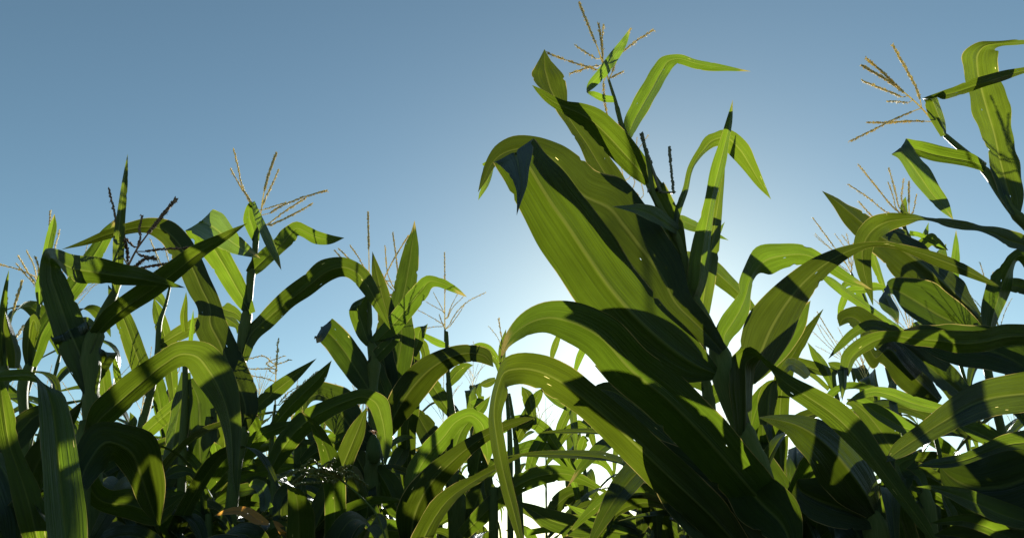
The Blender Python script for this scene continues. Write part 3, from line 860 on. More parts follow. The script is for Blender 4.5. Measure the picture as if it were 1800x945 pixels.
J.leaf(['2', (1050, 480, 40), (1080, 380, 44), (1090, 310, 36), (1070, 250, 0)], far=.1, tilt=.3)
J.leaf(['4', (30, 360, 40), (80, 400, 50), (110, 450, 60), (120, 520, 40), (100, 580, 0)], far=.1, tilt=.3, mat=M_LEAF_DARK)
J.leaf(['4', (100, 410, 30), (160, 350, 60), (220, 300, 64), (290, 245, 44), (385, 170, 0)], far=.1, tilt=.3, attach=False)
J.tassel(['3', (200, 410), (207, 340), (216, 280), (240, 180), (276, 78)],
         [['3', (195, 400), (166, 308), (120, 230), (105, 160), (82, 64)], ['3', (180, 345), (150, 290), (115, 235), (69, 153)], ['3', (210, 330), (225, 290), (252, 235), (288, 153)], ['3', (214, 338), (260, 324), (318, 307)],
          ['3', (215, 372), (300, 322), (400, 280), (506, 251)], ['3', (220, 418), (260, 388), (310, 350), (412, 284)], ['3', (225, 418), (330, 372), (440, 312)]], fat=1.2, dens=380)
J.finish()

# ================================================================== left front: dark crossing leaves
K = Plant(1.08, 'left corn plant with a dark loose tassel and one spear-like leaf standing straight up',
          ['1', (575, 606, 10, .02), (552, 660, 14, .02), (515, 726, 30), (478, 800, 44), (445, 870, 50), (425, 930, 54), '2', (395, 120, 56), (392, 230, 58), (392, 330, 60), (400, 520, 62), (410, 900, 66)], 91, group=GF)
K.leaf(['1', (516, 728, 26), (520, 680, 40), (528, 600, 50), (532, 500, 52), (542, 390, 42), (552, 300, 34), (562, 210, 24), (573, 102, 0)], far=-.03, tilt=.3, gutter=.3)
K.leaf(['1', (422, 918, 50), (480, 855, 78), (560, 790, 90), (660, 722, 94), (770, 640, 90), (880, 555, 74), (980, 492, 48), (1050, 450, 26), (1112, 413, 0)], far=-.1, tilt=1.15, gutter=.3)
K.leaf(['2', (390, 330, 50), (375, 240, 120), (340, 140, 155), (300, 50, 165), '1', (325, 930, 165), (290, 830, 150), (255, 730, 135), (232, 660, 120), (228, 605, 100, None, .5, 20), (262, 578, 92, -.06, .5, 75), (330, 615, 124, -.07, .4, 85), (430, 630, 118, -.08, 1.1), (540, 648, 98, -.08, 1.2), (650, 664, 72, -.09, 1.2), (740, 684, 36, -.09, 1.2), (832, 704, 0, -.09)], tilt=.25)
K.leaf(['2', (395, 170, 40), (430, 130, 80), (455, 150, 100), (440, 200, 70), (415, 260, 40), (402, 300, 0)], far=.05, tilt=.7)
K.leaf(['W5', (770, 690, 30), (760, 640, 90), (720, 610, 110), (670, 620, 100), (640, 660, 60), (630, 710, 0)], far=.05, tilt=.4, mat=M_LEAF_DARK)
K.tassel(['1', (575, 606), (615, 530), (652, 478), (715, 396), (786, 310)],
         [['1', (560, 600), (530, 480), (512, 360), (490, 264)], ['1', (605, 545), (630, 490), (625, 440), (638, 385)], ['1', (618, 548), (680, 536), (780, 528), (905, 523)], ['1', (600, 620), (680, 606), (760, 594), (832, 584)],
          ['1', (610, 525), (580, 500), (556, 472)], ['1', (602, 615), (640, 580), (690, 566)], ['1', (575, 600), (572, 540), (560, 490)], ['1', (620, 555), (660, 565), (700, 575)]], mat=M_PURPLE, fat=1.3, dens=380, anthers=.25)
K.finish()

# ================================================================== left lit plants
L = Plant(1.65, 'corn plant near the left edge with a sunlit upright leaf hugging its tassel',
          ['W5', (335, 350, 24), (322, 470, 26), (300, 600, 30), (280, 720, 36), (262, 900, 40), '2', (105, 260, 34), (110, 500, 36)], 101, group=GM)
L.leaf(['W5', (330, 450, 40), (335, 330, 90), (355, 200, 86), (375, 90, 76), 'W4' if False else '1', (222, 490, 40), (238, 420, 34), (245, 372, 0)], far=-.03, tilt=.4, gutter=.5)
L.leaf(['W5', (265, 960, 80), (300, 850, 130), (350, 690, 150), (440, 540, 146), (540, 400, 150), (640, 265, 165), (730, 120, 150), '1', (440, 530, 70), (480, 462, 56), (522, 392, 0)], far=.12, tilt=.5, gutter=.35)
L.leaf(['W5', (240, 960, 60), (232, 840, 90), (245, 720, 120), (262, 620, 120), (282, 575, 96, None, .6), (305, 610, 50), (310, 680, 0)], far=-.05, tilt=.3)
L.tassel(['1', (203, 640), (214, 560), (220, 460), (226, 362)],
         [['1', (205, 640), (235, 580), (252, 510), (268, 447)], ['1', (175, 700), (160, 660), (110, 632), (2, 600)], ['1', (172, 700), (130, 640), (82, 562)], ['1', (170, 705), (120, 650), (76, 600)], ['1', (172, 690), (150, 600), (120, 540)], ['1', (178, 680), (170, 600), (160, 565)]], mat=M_STRAW, fat=1.1, dY=.0)
L.finish()
L2 = Plant(1.4, 'corn plant cut by the left picture edge with curled upright leaves and short tassel spikes',
           ['W5', (60, 720, 40), (50, 850, 46), (40, 1000, 50)], 102, group=GM)
L2.leaf(['W5', (40, 960, 60), (20, 800, 110), (16, 650, 90), (24, 500, 70), (40, 360, 44), (58, 250, 26), (74, 160, 0)], far=-.02, tilt=.6, gutter=.6)
L2.leaf(['W5', (120, 980, 90), (120, 860, 120), (95, 740, 100), (65, 620, 70), (42, 500, 0)], far=-.05, tilt=.6, gutter=.5)
L2.leaf(['W5', (0, 1000, 60), (-10, 850, 90), (-5, 700, 80), (0, 560, 60), (20, 440, 0)], far=.02, tilt=.3)
L2.tassel(['W5', (60, 720), (90, 590), (130, 430), (182, 264)], [['W5', (70, 760), (130, 720), (192, 628)], ['W5', (55, 720), (40, 580), (60, 400)]], fat=1.2)
L2.finish()

# ================================================================== left foreground, in shade
M = Plant(.66, 'dark shaded corn plant filling the lower left corner with broad hanging leaves',
          ['2', (290, 560, 40, .08), (296, 640, 56, .08), (300, 700, 60, .08), (300, 1000, 64, .08)], 111, group=GF, mat=M_LEAF_DARK)
M.leaf(['2', (312, 1420, 80), (300, 1150, 150), (286, 900, 172), (268, 720, 172), (252, 560, 160), (238, 430, 140), (218, 335, 112), (186, 272, 76, None, .9, 40), (130, 246, 52, None, 1.2, 78), (40, 247, 48, None, 1.2), (-70, 254, 44), (-220, 268, 0)], far=.0, tilt=.85, attach=False, dY=-.03, gutter=.1, ruffle=.05)
M.leaf(['2', (180, 1040, 80), (150, 900, 130), (115, 760, 130), (75, 640, 96), (40, 540, 84), (20, 420, 90), (5, 320, 60), (-10, 230, 0)], far=-.04, tilt=.4)
M.leaf(['2', (340, 720, 80), (380, 620, 150), (460, 530, 180), (560, 560, 200), (620, 680, 160), (655, 800, 100), (690, 900, 0)], far=.12, tilt=.4)
M.leaf(['2', (60, 1050, 80), (90, 900, 180), (60, 760, 190), (10, 650, 160), (-60, 560, 0)], far=.12, tilt=.2)
M.finish()
M2 = Plant(.95, 'corn plant low at the left edge, one ribbed leaf beside the dark foreground leaf',
           ['2', (-60, 480, 40), (-70, 700, 46), (-80, 1000, 50)], 112, group=GF)
M2.leaf(['2', (-120, 640, 50), (-40, 590, 110), (40, 530, 120), (100, 470, 116), (150, 420, 84), (200, 390, 50), (260, 370, 0)], far=.12, tilt=.3, attach=False)
M2.leaf(['2', (-60, 900, 50), (-30, 800, 70), (5, 740, 76), (14, 800, 60), (10, 860, 0)], far=.1, tilt=.2, attach=False)
M2.finish()

N = Plant(.92, 'low left corn plant with a bright leaf arching over to a long hanging point',
          ['2', (370, 440, 50), (355, 560, 56), (350, 800, 60), (350, 1000, 64)], 113, group=GF)
N.leaf(['2', (380, 500, 50), (430, 430, 110, None, .9), (520, 348, 124, None, 1.), (620, 262, 116, None, 1.), (710, 190, 104, None, .9), (780, 152, 112, None, .5), (845, 160, 140, None, .2), (905, 222, 160), (950, 300, 142), (980, 380, 112), (998, 470, 88), (1004, 560, 62), (1006, 660, 36), (1020, 768, 0)], far=-.02, tilt=.25)
N.leaf(['2', (360, 620, 50), (440, 780, 110), (560, 800, 130), (680, 830, 120), (800, 750, 0)], far=.1, tilt=.4, mat=M_LEAF_DARK)
N.finish()

# plants between left ones
def simple(Y, label, stalk, seed, leaves, group=GM, tassel=None, mat=M_STRAW, dens=200, fat=.9, attach=False, leafmat=M_LEAF, tilt=.3):
    p = Plant(Y, label, stalk, seed, group=group, mat=leafmat)
    for l in leaves:
        p.leaf(l, far=p.rng.uniform(-.08, .1), tilt=tilt, attach=attach)
    if tassel:
        p.tassel(tassel[0], tassel[1:], mat=mat, dens=dens, fat=fat)
    return p.finish()
simple(1.8, 'corn plant behind the crossing left leaves, half-lit blades on both sides of its stalk',
       ['1', (765, 690, 12), (740, 790, 16), (722, 840, 22), '2', (680, 140, 26), (665, 260, 26), (640, 360, 34), (605, 500, 34), (590, 700, 36)], 121,
       [['2', (655, 340, 40), (620, 240, 84), (580, 130, 86), (545, 30, 80), '1', (530, 790, 66), (505, 740, 40), (485, 690, 0)],
        ['2', (750, 350, 30), (740, 250, 56), (720, 120, 60), (695, 20, 60), '1', (705, 800, 44), (690, 750, 0)],
        ['2', (580, 540, 40), (640, 480, 62), (720, 410, 64), (800, 340, 56), (870, 290, 0)],
        ['2', (680, 120, 30), (760, 70, 60), (840, 25, 56), (900, -20, 0)],
        ['1', (745, 790, 20), (720, 750, 40), (660, 710, 40), (610, 690, 0)],
        ['2', (520, 560, 30), (560, 480, 40), (575, 440, 36), (560, 400, 0)],
        ['2', (600, 560, 30), (650, 590, 60), (680, 660, 50), (690, 720, 0)],
        ['2', (525, 330, 20), (510, 260, 34), (498, 200, 24), (490, 150, 0)]],
       tassel=(['1', (765, 690), (740, 640), (710, 570), (675, 490)], ['1', (765, 690), (760, 600), (745, 540)], ['1', (760, 680), (720, 620), (700, 560)]))
simple(1.7, 'corn plant behind the bright drooping leaf, two blades hanging straight down side by side',
       ['2', (800, 200, 26), (800, 330, 30), (790, 500, 34), (780, 800, 36)], 122,
       [['2', (800, 230, 40), (790, 330, 76), (772, 420, 86), (755, 520, 96), (740, 620, 90), (722, 700, 60), (712, 770, 0)],
        ['2', (820, 260, 60), (860, 350, 116), (868, 450, 124), (868, 560, 116), (872, 660, 70), (876, 740, 0)],
        ['2', (905, 420, 30), (908, 490, 44), (900, 540, 36), (890, 570, 0)],
        ['2', (930, 380, 40), (965, 480, 60), (975, 600, 56), (985, 680, 0)],
        ['1', (830, 900, 30), (825, 830, 34), (832, 770, 20), (836, 720, 0)],
        ['1', (855, 945, 20), (862, 880, 20), (868, 800, 0)],
        ['2', (850, 760, 30), (830, 690, 50), (780, 655, 60), (720, 665, 66), (670, 700, 50), (640, 750, 0)],
        ['2', (940, 700, 30), (935, 620, 40), (930, 550, 40), (925, 530, 0)],
        ['2', (860, 640, 40), (800, 590, 40), (760, 620, 40), (700, 640, 0)]])
simple(1.45, 'low left corn plant with a flat leaf just above the withered orange leaf',
       ['2', (900, 840, 30), (905, 1000, 34)], 123,
       [['2', (900, 860, 40), (830, 810, 76), (750, 780, 80), (670, 780, 60), (600, 800, 0)],
        ['2', (880, 880, 30), (880, 800, 30), (850, 700, 24), (820, 660, 30), (760, 660, 60), (700, 690, 0)],
        ['2', (1000, 930, 40), (960, 850, 60), (900, 800, 40), (850, 800, 0)],
        ['2', (700, 960, 60), (680, 870, 110), (640, 800, 100), (600, 780, 0)]])

# ================================================================== middle: stalk with single thick tassel spike
O = Plant(1.85, 'corn plant left of the middle with one thick upright tassel spike and hooded leaf',
          ['3', (705, 640, 14), (707, 720, 16), (708, 850, 28), (708, 945, 26), '4', (622, 120, 36), (628, 300, 40), (628, 450, 44), (628, 620, 56), (625, 780, 60), (622, 1000, 60)], 131, group=GM)
O.leaf(['3', (706, 960, 30), (690, 920, 64), (670, 860, 80), (655, 800, 84), (668, 762, 84, None, .3, -30), (660, 770, 70, -.03, .3, -50), (640, 785, 40, -.05), (612, 802, 0, -.05)], tilt=.3)
O.leaf(['4', (620, 320, 50), (590, 270, 96), (545, 200, 116), (495, 125, 118), (440, 62, 112), (412, 40, 100, None, .5, -50), (408, 60, 80, -.03, .5, -30), (396, 82, 40, -.04), (384, 105, 0, -.05)], tilt=.3)
O.leaf(['4', (686, 500, 50), (715, 430, 100), (760, 350, 130), (820, 270, 134), (890, 205, 112), (970, 162, 86), (1050, 148, 74), (1110, 162, 66, None, .4), (1148, 208, 0)], far=-.15, tilt=.3, attach=False, dY=-.05)
O.leaf(['4', (615, 195, 34), (650, 155, 58), (710, 85, 66), '3', (745, 945, 74), (810, 875, 82), (880, 790, 84), (945, 710, 80), (985, 668, 62, None, .4), (1030, 672, 44), (1080, 694, 36), (1120, 716, 22), (1158, 740, 0)], far=.0, tilt=.3)
O.leaf(['4', (680, 420, 40), (710, 330, 100), (730, 210, 120), (750, 80, 116), '3', (850, 800, 104), (872, 690, 100), (890, 590, 88), (903, 500, 62), (912, 440, 26), (915, 385, 0)], far=.1, tilt=.1, attach=False, dY=.1)
O.leaf(['4', (700, 400, 40), (690, 260, 90), (670, 130, 90), '3', (790, 840, 90), (765, 730, 72), (740, 630, 46), (720, 528, 0)], far=.1, tilt=.3, attach=False, dY=.08)
O.leaf(['4', (700, 420, 20), (690, 350, 60), (660, 270, 70), (630, 200, 40), (600, 205, 0)], far=.1, attach=False, tilt=.1)
O.leaf(['4', (640, 560, 50), (560, 500, 130), (500, 420, 160), (440, 345, 150), (385, 320, 120, None, .4, 50), (345, 345, 70, None, .6, 20), (325, 410, 0)], far=-.05, tilt=.3, mat=M_LEAF_DARK)
O.leaf(['4', (640, 640, 60), (690, 720, 110), (730, 810, 90), (770, 880, 0)], far=.0, tilt=.3)
O.leaf(['4', (620, 720, 40), (590, 660, 90), (550, 590, 90), (500, 540, 50), (450, 510, 0)], far=.1, tilt=.2)
O.leaf(['4', (640, 790, 20), (650, 830, 36), (652, 860, 26), (650, 884, 0)], far=.0, tilt=.2)
O.leaf(['4', (760, 780, 30), (730, 740, 40), (700, 690, 36), (680, 640, 0)], far=.1, tilt=.1, attach=False)
O.leaf(['4', (690, 690, 30), (720, 630, 60), (760, 560, 50), (775, 530, 0)], far=.2, tilt=.1, attach=False, dY=.2)
O.leaf(['4', (690, 560, 20), (720, 530, 26), (770, 510, 22), (820, 512, 0)], far=.2, tilt=.1, attach=False, dY=.2)
O.tassel(['3', (705, 670), (705, 600), (703, 480), (700, 352)],
         [['3', (700, 650), (670, 580), (620, 504)], ['3', (690, 650), (610, 560), (565, 517)], ['3', (680, 640), (580, 560), (547, 525)]], fat=1.4, dens=360)
O.ear(['4', (630, 625, 30), (632, 590, 58), (630, 540, 56), (628, 500, 20)], far=-.05)
O.finish()

# tassels between
simple(2.25, 'corn plant with crossing straw tassel spikes beside the bright upright leaf near the middle',
       ['3', (855, 760, 12), (860, 850, 14), '4', (790, 150, 24), (795, 300, 30), (785, 560, 36), (780, 750, 40), (775, 1000, 44)], 141,
       [['4', (790, 420, 40), (790, 330, 66), (795, 230, 70), (800, 120, 50), (795, 40, 0)],
        ['4', (780, 720, 50), (775, 600, 76), (775, 480, 80), (800, 380, 60), (830, 340, 0)],
        ['4', (800, 160, 30), (820, 100, 50), (830, 50, 54), (845, 30, 40), (840, 90, 0)],
        ['4', (800, 200, 20), (850, 180, 36), (845, 120, 40), (800, 60, 0)],
        ['4', (845, 70, 20), (890, 95, 30), (940, 115, 20), (960, 118, 0)]],
       tassel=(['3', (858, 830), (850, 740), (830, 560), (815, 445)], ['3', (850, 740), (800, 660), (778, 505)], ['3', (760, 690), (800, 600), (840, 530), (886, 458)], ['3', (852, 740), (800, 690), (752, 612)], ['3', (855, 740), (850, 640), (865, 530)],
               ['3', (856, 780), (820, 742), (775, 715)], ['3', (855, 760), (790, 720), (750, 690)], ['3', (770, 736), (820, 725), (868, 712)]), dens=330, fat=1.1)

P_ = Plant(2.2, 'slender corn plant near the middle with a straight tassel of thin spreading branches',
           ['3', (1055, 890, 9), (1056, 945, 12), '4', (942, 60, 16), (950, 220, 20), (958, 330, 24), (968, 420, 34), (962, 560, 36), (975, 700, 46), (985, 780, 60), (985, 1000, 62)], 151, group=GM)
P_.leaf(['4', (966, 412, 40), (925, 350, 66), (880, 280, 60), (840, 220, 46), (805, 170, 0)], far=.05, tilt=.3)
P_.leaf(['4', (950, 290, 24), (975, 250, 50), (1010, 215, 46), (1042, 200, 20), (1060, 200, 0)], far=.05, tilt=.4)
P_.leaf(['4', (1180, 240, 20), (1150, 160, 30), (1120, 125, 30), (1085, 112, 20), (1060, 110, 0)], far=.05, tilt=.3, attach=False)
P_.leaf(['4', (965, 640, 60), (920, 580, 100), (870, 500, 96), (830, 430, 70), (795, 370, 0)], far=.1, tilt=.3)
P_.leaf(['4', (985, 740, 50), (950, 650, 110), (900, 600, 100), (850, 570, 60), (800, 560, 0)], far=.1, tilt=.2)
P_.leaf(['4', (985, 770, 40), (1005, 730, 56), (1010, 690, 40), (1000, 660, 0)], far=.0, tilt=.1)
P_.leaf(['4', (1010, 940, 50), (1050, 860, 110), (1080, 780, 110), (1110, 700, 70), (1130, 640, 0)], far=.05, tilt=.4, attach=False, mat=M_LEAF_DARK)
P_.leaf(['4', (965, 600, 40), (985, 540, 70), (1010, 480, 66), (1050, 430, 50), (1100, 380, 40), (1135, 330, 0)], far=.0, tilt=.5)
P_.tassel(['3', (1055, 890), (1054, 800), (1055, 680), (1053, 536)],
          [['3', (1053, 870), (1000, 836), (932, 800)], ['3', (1062, 845), (1085, 780), (1112, 728)], ['3', (1062, 850), (1090, 790), (1140, 738)], ['3', (1066, 890), (1095, 830), (1150, 768), (1240, 720)], ['3', (1053, 810), (1030, 770), (1002, 718)], ['3', (1050, 806), (1010, 785), (970, 762)], ['3', (1050, 875), (1010, 876), (964, 884)],
           ['3', (1066, 890), (1130, 800), (1150, 765)], ['3', (1052, 880), (1035, 840), (1030, 820)]], dens=220, fat=.7, thick=.0016)
P_.finish()

Q0 = Plant(1.35, 'low corn plant near the middle with two long S-curved leaves sweeping up to the right',
           ['4', (770, 900, 50), (772, 1000, 54)], 161, group=GF)
Q0.leaf(['4', (790, 960, 90), (800, 860, 150), (835, 770, 150), (890, 690, 116), (960, 620, 92), (1030, 560, 70), (1110, 505, 56), (1180, 470, 46), (1260, 440, 30), (1330, 425, 0)], far=-.1, tilt=.4)
Q0.leaf(['4', (785, 760, 50), (810, 680, 90), (860, 590, 92), (930, 510, 84), (990, 440, 70), (1050, 416, 62, None, .4), (1095, 450, 76), (1115, 520, 70), (1122, 580, 40), (1124, 630, 0)], far=.0, tilt=.3, attach=False)
Q0.leaf(['4', (190, 640, 60), (250, 540, 92), (330, 450, 96), (430, 390, 80), (520, 352, 66), (590, 335, 66), (640, 360, 84), (668, 430, 76), (682, 520, 56), (680, 640, 0)], far=-.08, tilt=.4, attach=False, dY=.05)
Q0.leaf(['4', (340, 1000, 90), (400, 850, 110), (460, 720, 100), (510, 600, 84), (560, 480, 70), (600, 380, 0)], far=.0, tilt=.5, attach=False, dY=.02, mat=M_LEAF_DARK)
Q0.finish()
simple(1.55, 'corn plant with dark blades rising diagonally under a sparse side-branched tassel, lower left',
       ['4', (205, 370, 12), (195, 470, 16), (188, 600, 26), (200, 800, 40), (210, 1000, 44)], 162,
       [['4', (195, 470, 40), (260, 390, 66), (330, 320, 64), (400, 250, 50), (450, 178, 0)],
        ['4', (320, 760, 30), (315, 620, 60), (318, 540, 50), (325, 480, 0)],
        ['4', (400, 600, 40), (380, 520, 60), (350, 460, 44), (330, 430, 0)],
        ['4', (320, 620, 40), (390, 570, 80), (460, 540, 66), (520, 500, 40), (560, 470, 0)],
        ['4', (120, 620, 50), (60, 640, 70), (90, 560, 70), (150, 500, 60), (220, 470, 50), (300, 440, 0)],
        ['4', (0, 690, 60), (80, 668, 60), (170, 655, 50), (260, 638, 30), (330, 625, 0)],
        ['4', (330, 950, 50), (310, 820, 70), (300, 720, 70), (300, 660, 0)],
        ['4', (185, 830, 40), (180, 770, 70), (150, 720, 70), (110, 700, 50), (80, 690, 0)]],
       tassel=(['4', (205, 370), (207, 270), (212, 180), (218, 90)], ['4', (206, 270), (160, 255), (100, 175 + 70)], ['4', (206, 220), (170, 190), (245, 160)], ['4', (208, 215), (150, 215), (85, 215)], ['4', (208, 240), (180, 215), (272, 175)], ['4', (206, 200), (150, 160), (98, 172)], ['4', (204, 390), (270, 330), (320, 285), (385, 228)], ['4', (204, 390), (260, 320), (360, 268)], ['4', (203, 400), (160, 440), (115, 405)]),
       dens=200, fat=.9)
simple(1.6, 'low corn plant with a short bright blade at the bottom, beside the grass seed head',
       ['4', (500, 780, 34), (495, 1000, 40)], 163,
       [['4', (400, 960, 50), (430, 890, 76), (480, 840, 60), (530, 815, 0)],
        ['4', (480, 830, 26), (475, 780, 40), (460, 730, 30), (455, 680, 0)],
        ['4', (540, 850, 30), (500, 780, 50), (470, 720, 40), (460, 690, 0)],
        ['4', (520, 880, 40), (520, 800, 40), (500, 740, 30), (495, 700, 0)],
        ['4', (560, 900, 90), (600, 850, 130), (600, 800, 80), (590, 770, 0)],
        ['4', (430, 900, 30), (460, 820, 40), (440, 760, 30), (430, 700, 0)],
        ['4', (400, 1000, 40), (540, 945, 90), (680, 910, 90), (800, 930, 60), (850, 950, 0)]])

# seed-headed weeds
def weed(Y, label, stalk, seed, axis, brs, fat=1.3):
    p = Plant(Y, label, stalk, seed, name='grass_weed', cat='grass weed')
    p.tassel(axis, brs, mat=M_SEED, dens=420, fat=fat, spk=.005, thick=.001, anthers=0, open_=.6)
    return p.finish()
weed(1.0, 'drooping green grass seed head hanging left across the dark leaves near the bottom',
     ['W6', (1040, 372, 12), (1150, 460, 16), (1270, 570, 20), (1380, 700, 22), (1460, 900, 24)], 171,
     ['W6', (1080, 400), (1000, 340), (880, 260), (700, 290), (540, 400)],
     [['W6', (1040, 370), (980, 300), (850, 250), (690, 300)], ['W6', (1000, 340), (820, 270), (660, 260), (420, 345)], ['W6', (960, 320), (820, 230), (750, 160), (640, 215)], ['W6', (980, 330), (900, 220), (965, 160), (830, 220)],
      ['W6', (1010, 340), (1000, 250), (1110, 215)], ['W6', (1020, 350), (1080, 270), (1200, 330)], ['W6', (1040, 370), (1150, 330), (1300, 420)], ['W6', (1000, 350), (960, 380), (900, 370), (790, 290)], ['W6', (1020, 360), (880, 380), (700, 390), (570, 405)], ['W6', (1000, 350), (820, 320), (690, 325)], ['W6', (960, 320), (700, 250), (560, 270), (430, 350)], ['W6', (1060, 380), (1000, 300), (1080, 230)], ['W6', (1040, 375), (1010, 300), (890, 270)]])
weed(1.05, 'low grass weed at the bottom left with single seed spike bending right',
     ['W6', (260, 740, 10), (200, 810, 14), (130, 940, 16), (60, 1100, 18)], 172,
     ['W6', (230, 775), (290, 725), (420, 715), (660, 745)], [['W6', (250, 750), (330, 705), (520, 720)], ['W6', (245, 760), (400, 740), (560, 740)]])

# withered leaf plant at the bottom left
W_ = Plant(1.0, 'corn plant at the bottom left with orange withered leaves', ['W6', (420, 1020, 40), (440, 1200, 50)], 181, group=GF)
W_.leaf(['W6', (620, 1010, 50), (500, 930, 84), (430, 860, 80), (380, 800, 50), (340, 765, 0)], far=.02, tilt=.2, attach=False, mat=M_DRY)
W_.leaf(['W6', (300, 800, 40), (200, 760, 110), (100, 700, 120), (0, 670, 90), (-120, 680, 60), (-250, 720, 0)], far=.05, tilt=.4, attach=False, mat=M_DRY)
W_.leaf(['W6', (560, 900, 60), (470, 830, 90), (400, 790, 50), (330, 770, 0)], far=.03, tilt=.4, attach=False, mat=M_LEAF_DARK)
W_.leaf(['W6', (480, 960, 60), (420, 700, 170), (460, 520, 190), (560, 430, 160), (640, 380, 0)], far=.1, tilt=.3, attach=False, mat=M_LEAF_DARK)
W_.leaf(['W6', (330, 600, 60), (280, 640, 110), (260, 520, 120), (220, 430, 130), (150, 400, 90), (90, 420, 0)], far=.1, tilt=.2, attach=False)
W_.leaf(['W6', (620, 980, 40), (650, 800, 60), (660, 600, 40), (650, 450, 0)], far=.05, tilt=.2, attach=False)
W_.finish()

# ================================================================== middle gap, farther plants
simple(2.7, 'corn plant in the middle gap behind the hanging leaf tip with several arching bright leaves',
       ['7', (205, 250, 16), (225, 380, 20), (240, 500, 26), (250, 700, 34), (260, 1000, 38)], 191,
       [['7', (150, 430, 40), (230, 385, 56), (310, 385, 62), (380, 430, 60), (430, 500, 52), (490, 580, 40), (560, 675, 0)],
        ['7', (180, 560, 40), (270, 520, 66), (350, 505, 70), (420, 540, 50), (470, 590, 30), (500, 630, 0)],
        ['7', (240, 420, 30), (300, 330, 46), (350, 250, 36), (370, 220, 0)],
        ['7', (330, 400, 20), (310, 320, 50), (290, 250, 50), (265, 215, 0)],
        ['7', (300, 620, 40), (330, 530, 60), (370, 460, 50), (400, 410, 0)],
        ['7', (500, 330, 20), (440, 290, 40), (390, 250, 30), (360, 230, 0)],
        ['7', (240, 480, 40), (270, 420, 50), (300, 400, 40), (330, 370, 0)],
        ['7', (70, 260, 30), (60, 320, 40), (20, 380, 50), (-20, 420, 0)],
        ['7', (140, 180, 20), (110, 195, 40), (80, 205, 30), (60, 205, 0)],
        ['7', (90, 300, 30), (60, 290, 36), (30, 300, 30), (15, 290, 0)]],
       group=GM)
simple(2.0, 'corn plant low in the middle, its wide striped leaf bridging from left to right',
       ['7', (130, 700, 44), (130, 1000, 48)], 192,
       [['7', (-20, 930, 60), (60, 850, 84), (140, 770, 86), (230, 700, 90), (320, 655, 94), (410, 635, 84), (490, 638, 66), (560, 665, 46), (630, 700, 26), (718, 748, 0)],
        ['7', (-60, 600, 40), (20, 510, 70), (100, 450, 60), (180, 420, 40), (240, 400, 0)],
        ['7', (40, 700, 60), (60, 560, 110), (80, 450, 96), (60, 380, 60), (20, 350, 0)],
        ['7', (100, 760, 40), (90, 650, 70), (130, 590, 70), (180, 570, 0)],
        ['7', (290, 920, 30), (400, 905, 30), (490, 912, 26), (560, 940, 0)]], group=GM)
simple(1.6, 'low corn plant in the middle with a flat leaf lying almost level at the bottom',
       ['7', (760, 930, 40), (765, 1050, 44)], 193,
       [['7', (850, 945, 50), (740, 915, 90), (620, 900, 104), (500, 885, 108), (390, 850, 90), (310, 805, 50), (240, 765, 0)],
        ['7', (860, 925, 30), (760, 890, 50), (660, 860, 50), (570, 830, 40), (475, 780, 0)],
        ['7', (840, 900, 40), (780, 860, 50), (720, 850, 40), (680, 860, 0)],
        ['7', (980, 1000, 60), (940, 880, 110), (900, 800, 120), (882, 770, 90, None, .3, 0), (860, 800, 80, -.03, .5, 10), (845, 870, 70, -.04, .5, 10), (835, 950, 0, -.05)]], group=GF)
simple(3.0, 'distant corn plant in the middle gap with thin leaves arching like fountains',
       ['7', (560, 520, 14), (575, 700, 22), (580, 1000, 30)], 194,
       [['7', (440, 500, 30), (490, 430, 46), (550, 400, 44), (590, 430, 36), (615, 500, 22), (638, 582, 0)],
        ['7', (560, 560, 10), (552, 530, 30), (562, 490, 46), (570, 468, 40, None, .3), (590, 475, 0)],
        ['7', (520, 660, 30), (540, 590, 46), (590, 566, 46), (650, 578, 36), (690, 620, 24), (716, 695, 0)],
        ['7', (430, 480, 30), (460, 400, 46), (490, 330, 40), (500, 290, 40), (515, 380, 36, -.03), (522, 460, 26, -.04), (520, 530, 0, -.05)],
        ['7', (580, 460, 16), (590, 400, 20), (560, 380, 20), (632, 440, 0)],
        ['7', (400, 840, 50), (450, 770, 80), (520, 725, 72), (580, 720, 56), (625, 750, 40), (650, 800, 0)],
        ['7', (540, 760, 30), (525, 700, 30), (505, 660, 24), (480, 620, 0)]],
       group=GB, tassel=(['7', (350, 420), (352, 360), (340, 300), (335, 240)], ['7', (352, 390), (370, 340), (420, 300)], ['7', (350, 380), (330, 330), (300, 300)], ['7', (354, 400), (390, 370), (415, 330)], ['7', (350, 400), (335, 350), (328, 320)]), dens=140, fat=.8)
simple(3.1, 'distant corn plant in the middle gap with one leaf folded down like a flag',
       ['7', (690, 700, 16), (690, 1000, 26)], 195,
       [['7', (600, 850, 40), (650, 790, 66), (700, 740, 70), (745, 710, 60), (790, 715, 32), (825, 738, 22), (862, 772, 0)],
        ['7', (760, 740, 20), (765, 640, 34), (780, 575, 40), (800, 545, 44), (790, 600, 34, -.03), (775, 680, 24, -.04), (770, 750, 0, -.05)],
        ['7', (790, 560, 20), (770, 470, 34), (735, 475, 34), (718, 540, 26), (712, 620, 16), (708, 680, 0)],
        ['7', (880, 620, 10), (862, 600, 12), (860, 660, 0)],
        ['7', (910, 780, 40), (885, 740, 50), (895, 700, 50), (920, 690, 40), (930, 720, 0)],
        ['7', (700, 860, 30), (710, 820, 50), (690, 800, 40), (680, 780, 0)],
        ['7', (750, 700, 20), (760, 760, 20), (785, 840, 0)],
        ['7', (560, 860, 40), (540, 800, 70), (560, 760, 60), (590, 740, 0)]], group=GB)
A4 = Plant(2.0, 'corn plant hidden behind the wide arching leaf, only its thin tassel tip showing above',
           ['7', (165, 100, 10), (185, 200, 14), (205, 400, 24), (210, 800, 30)], 196, group=GM)
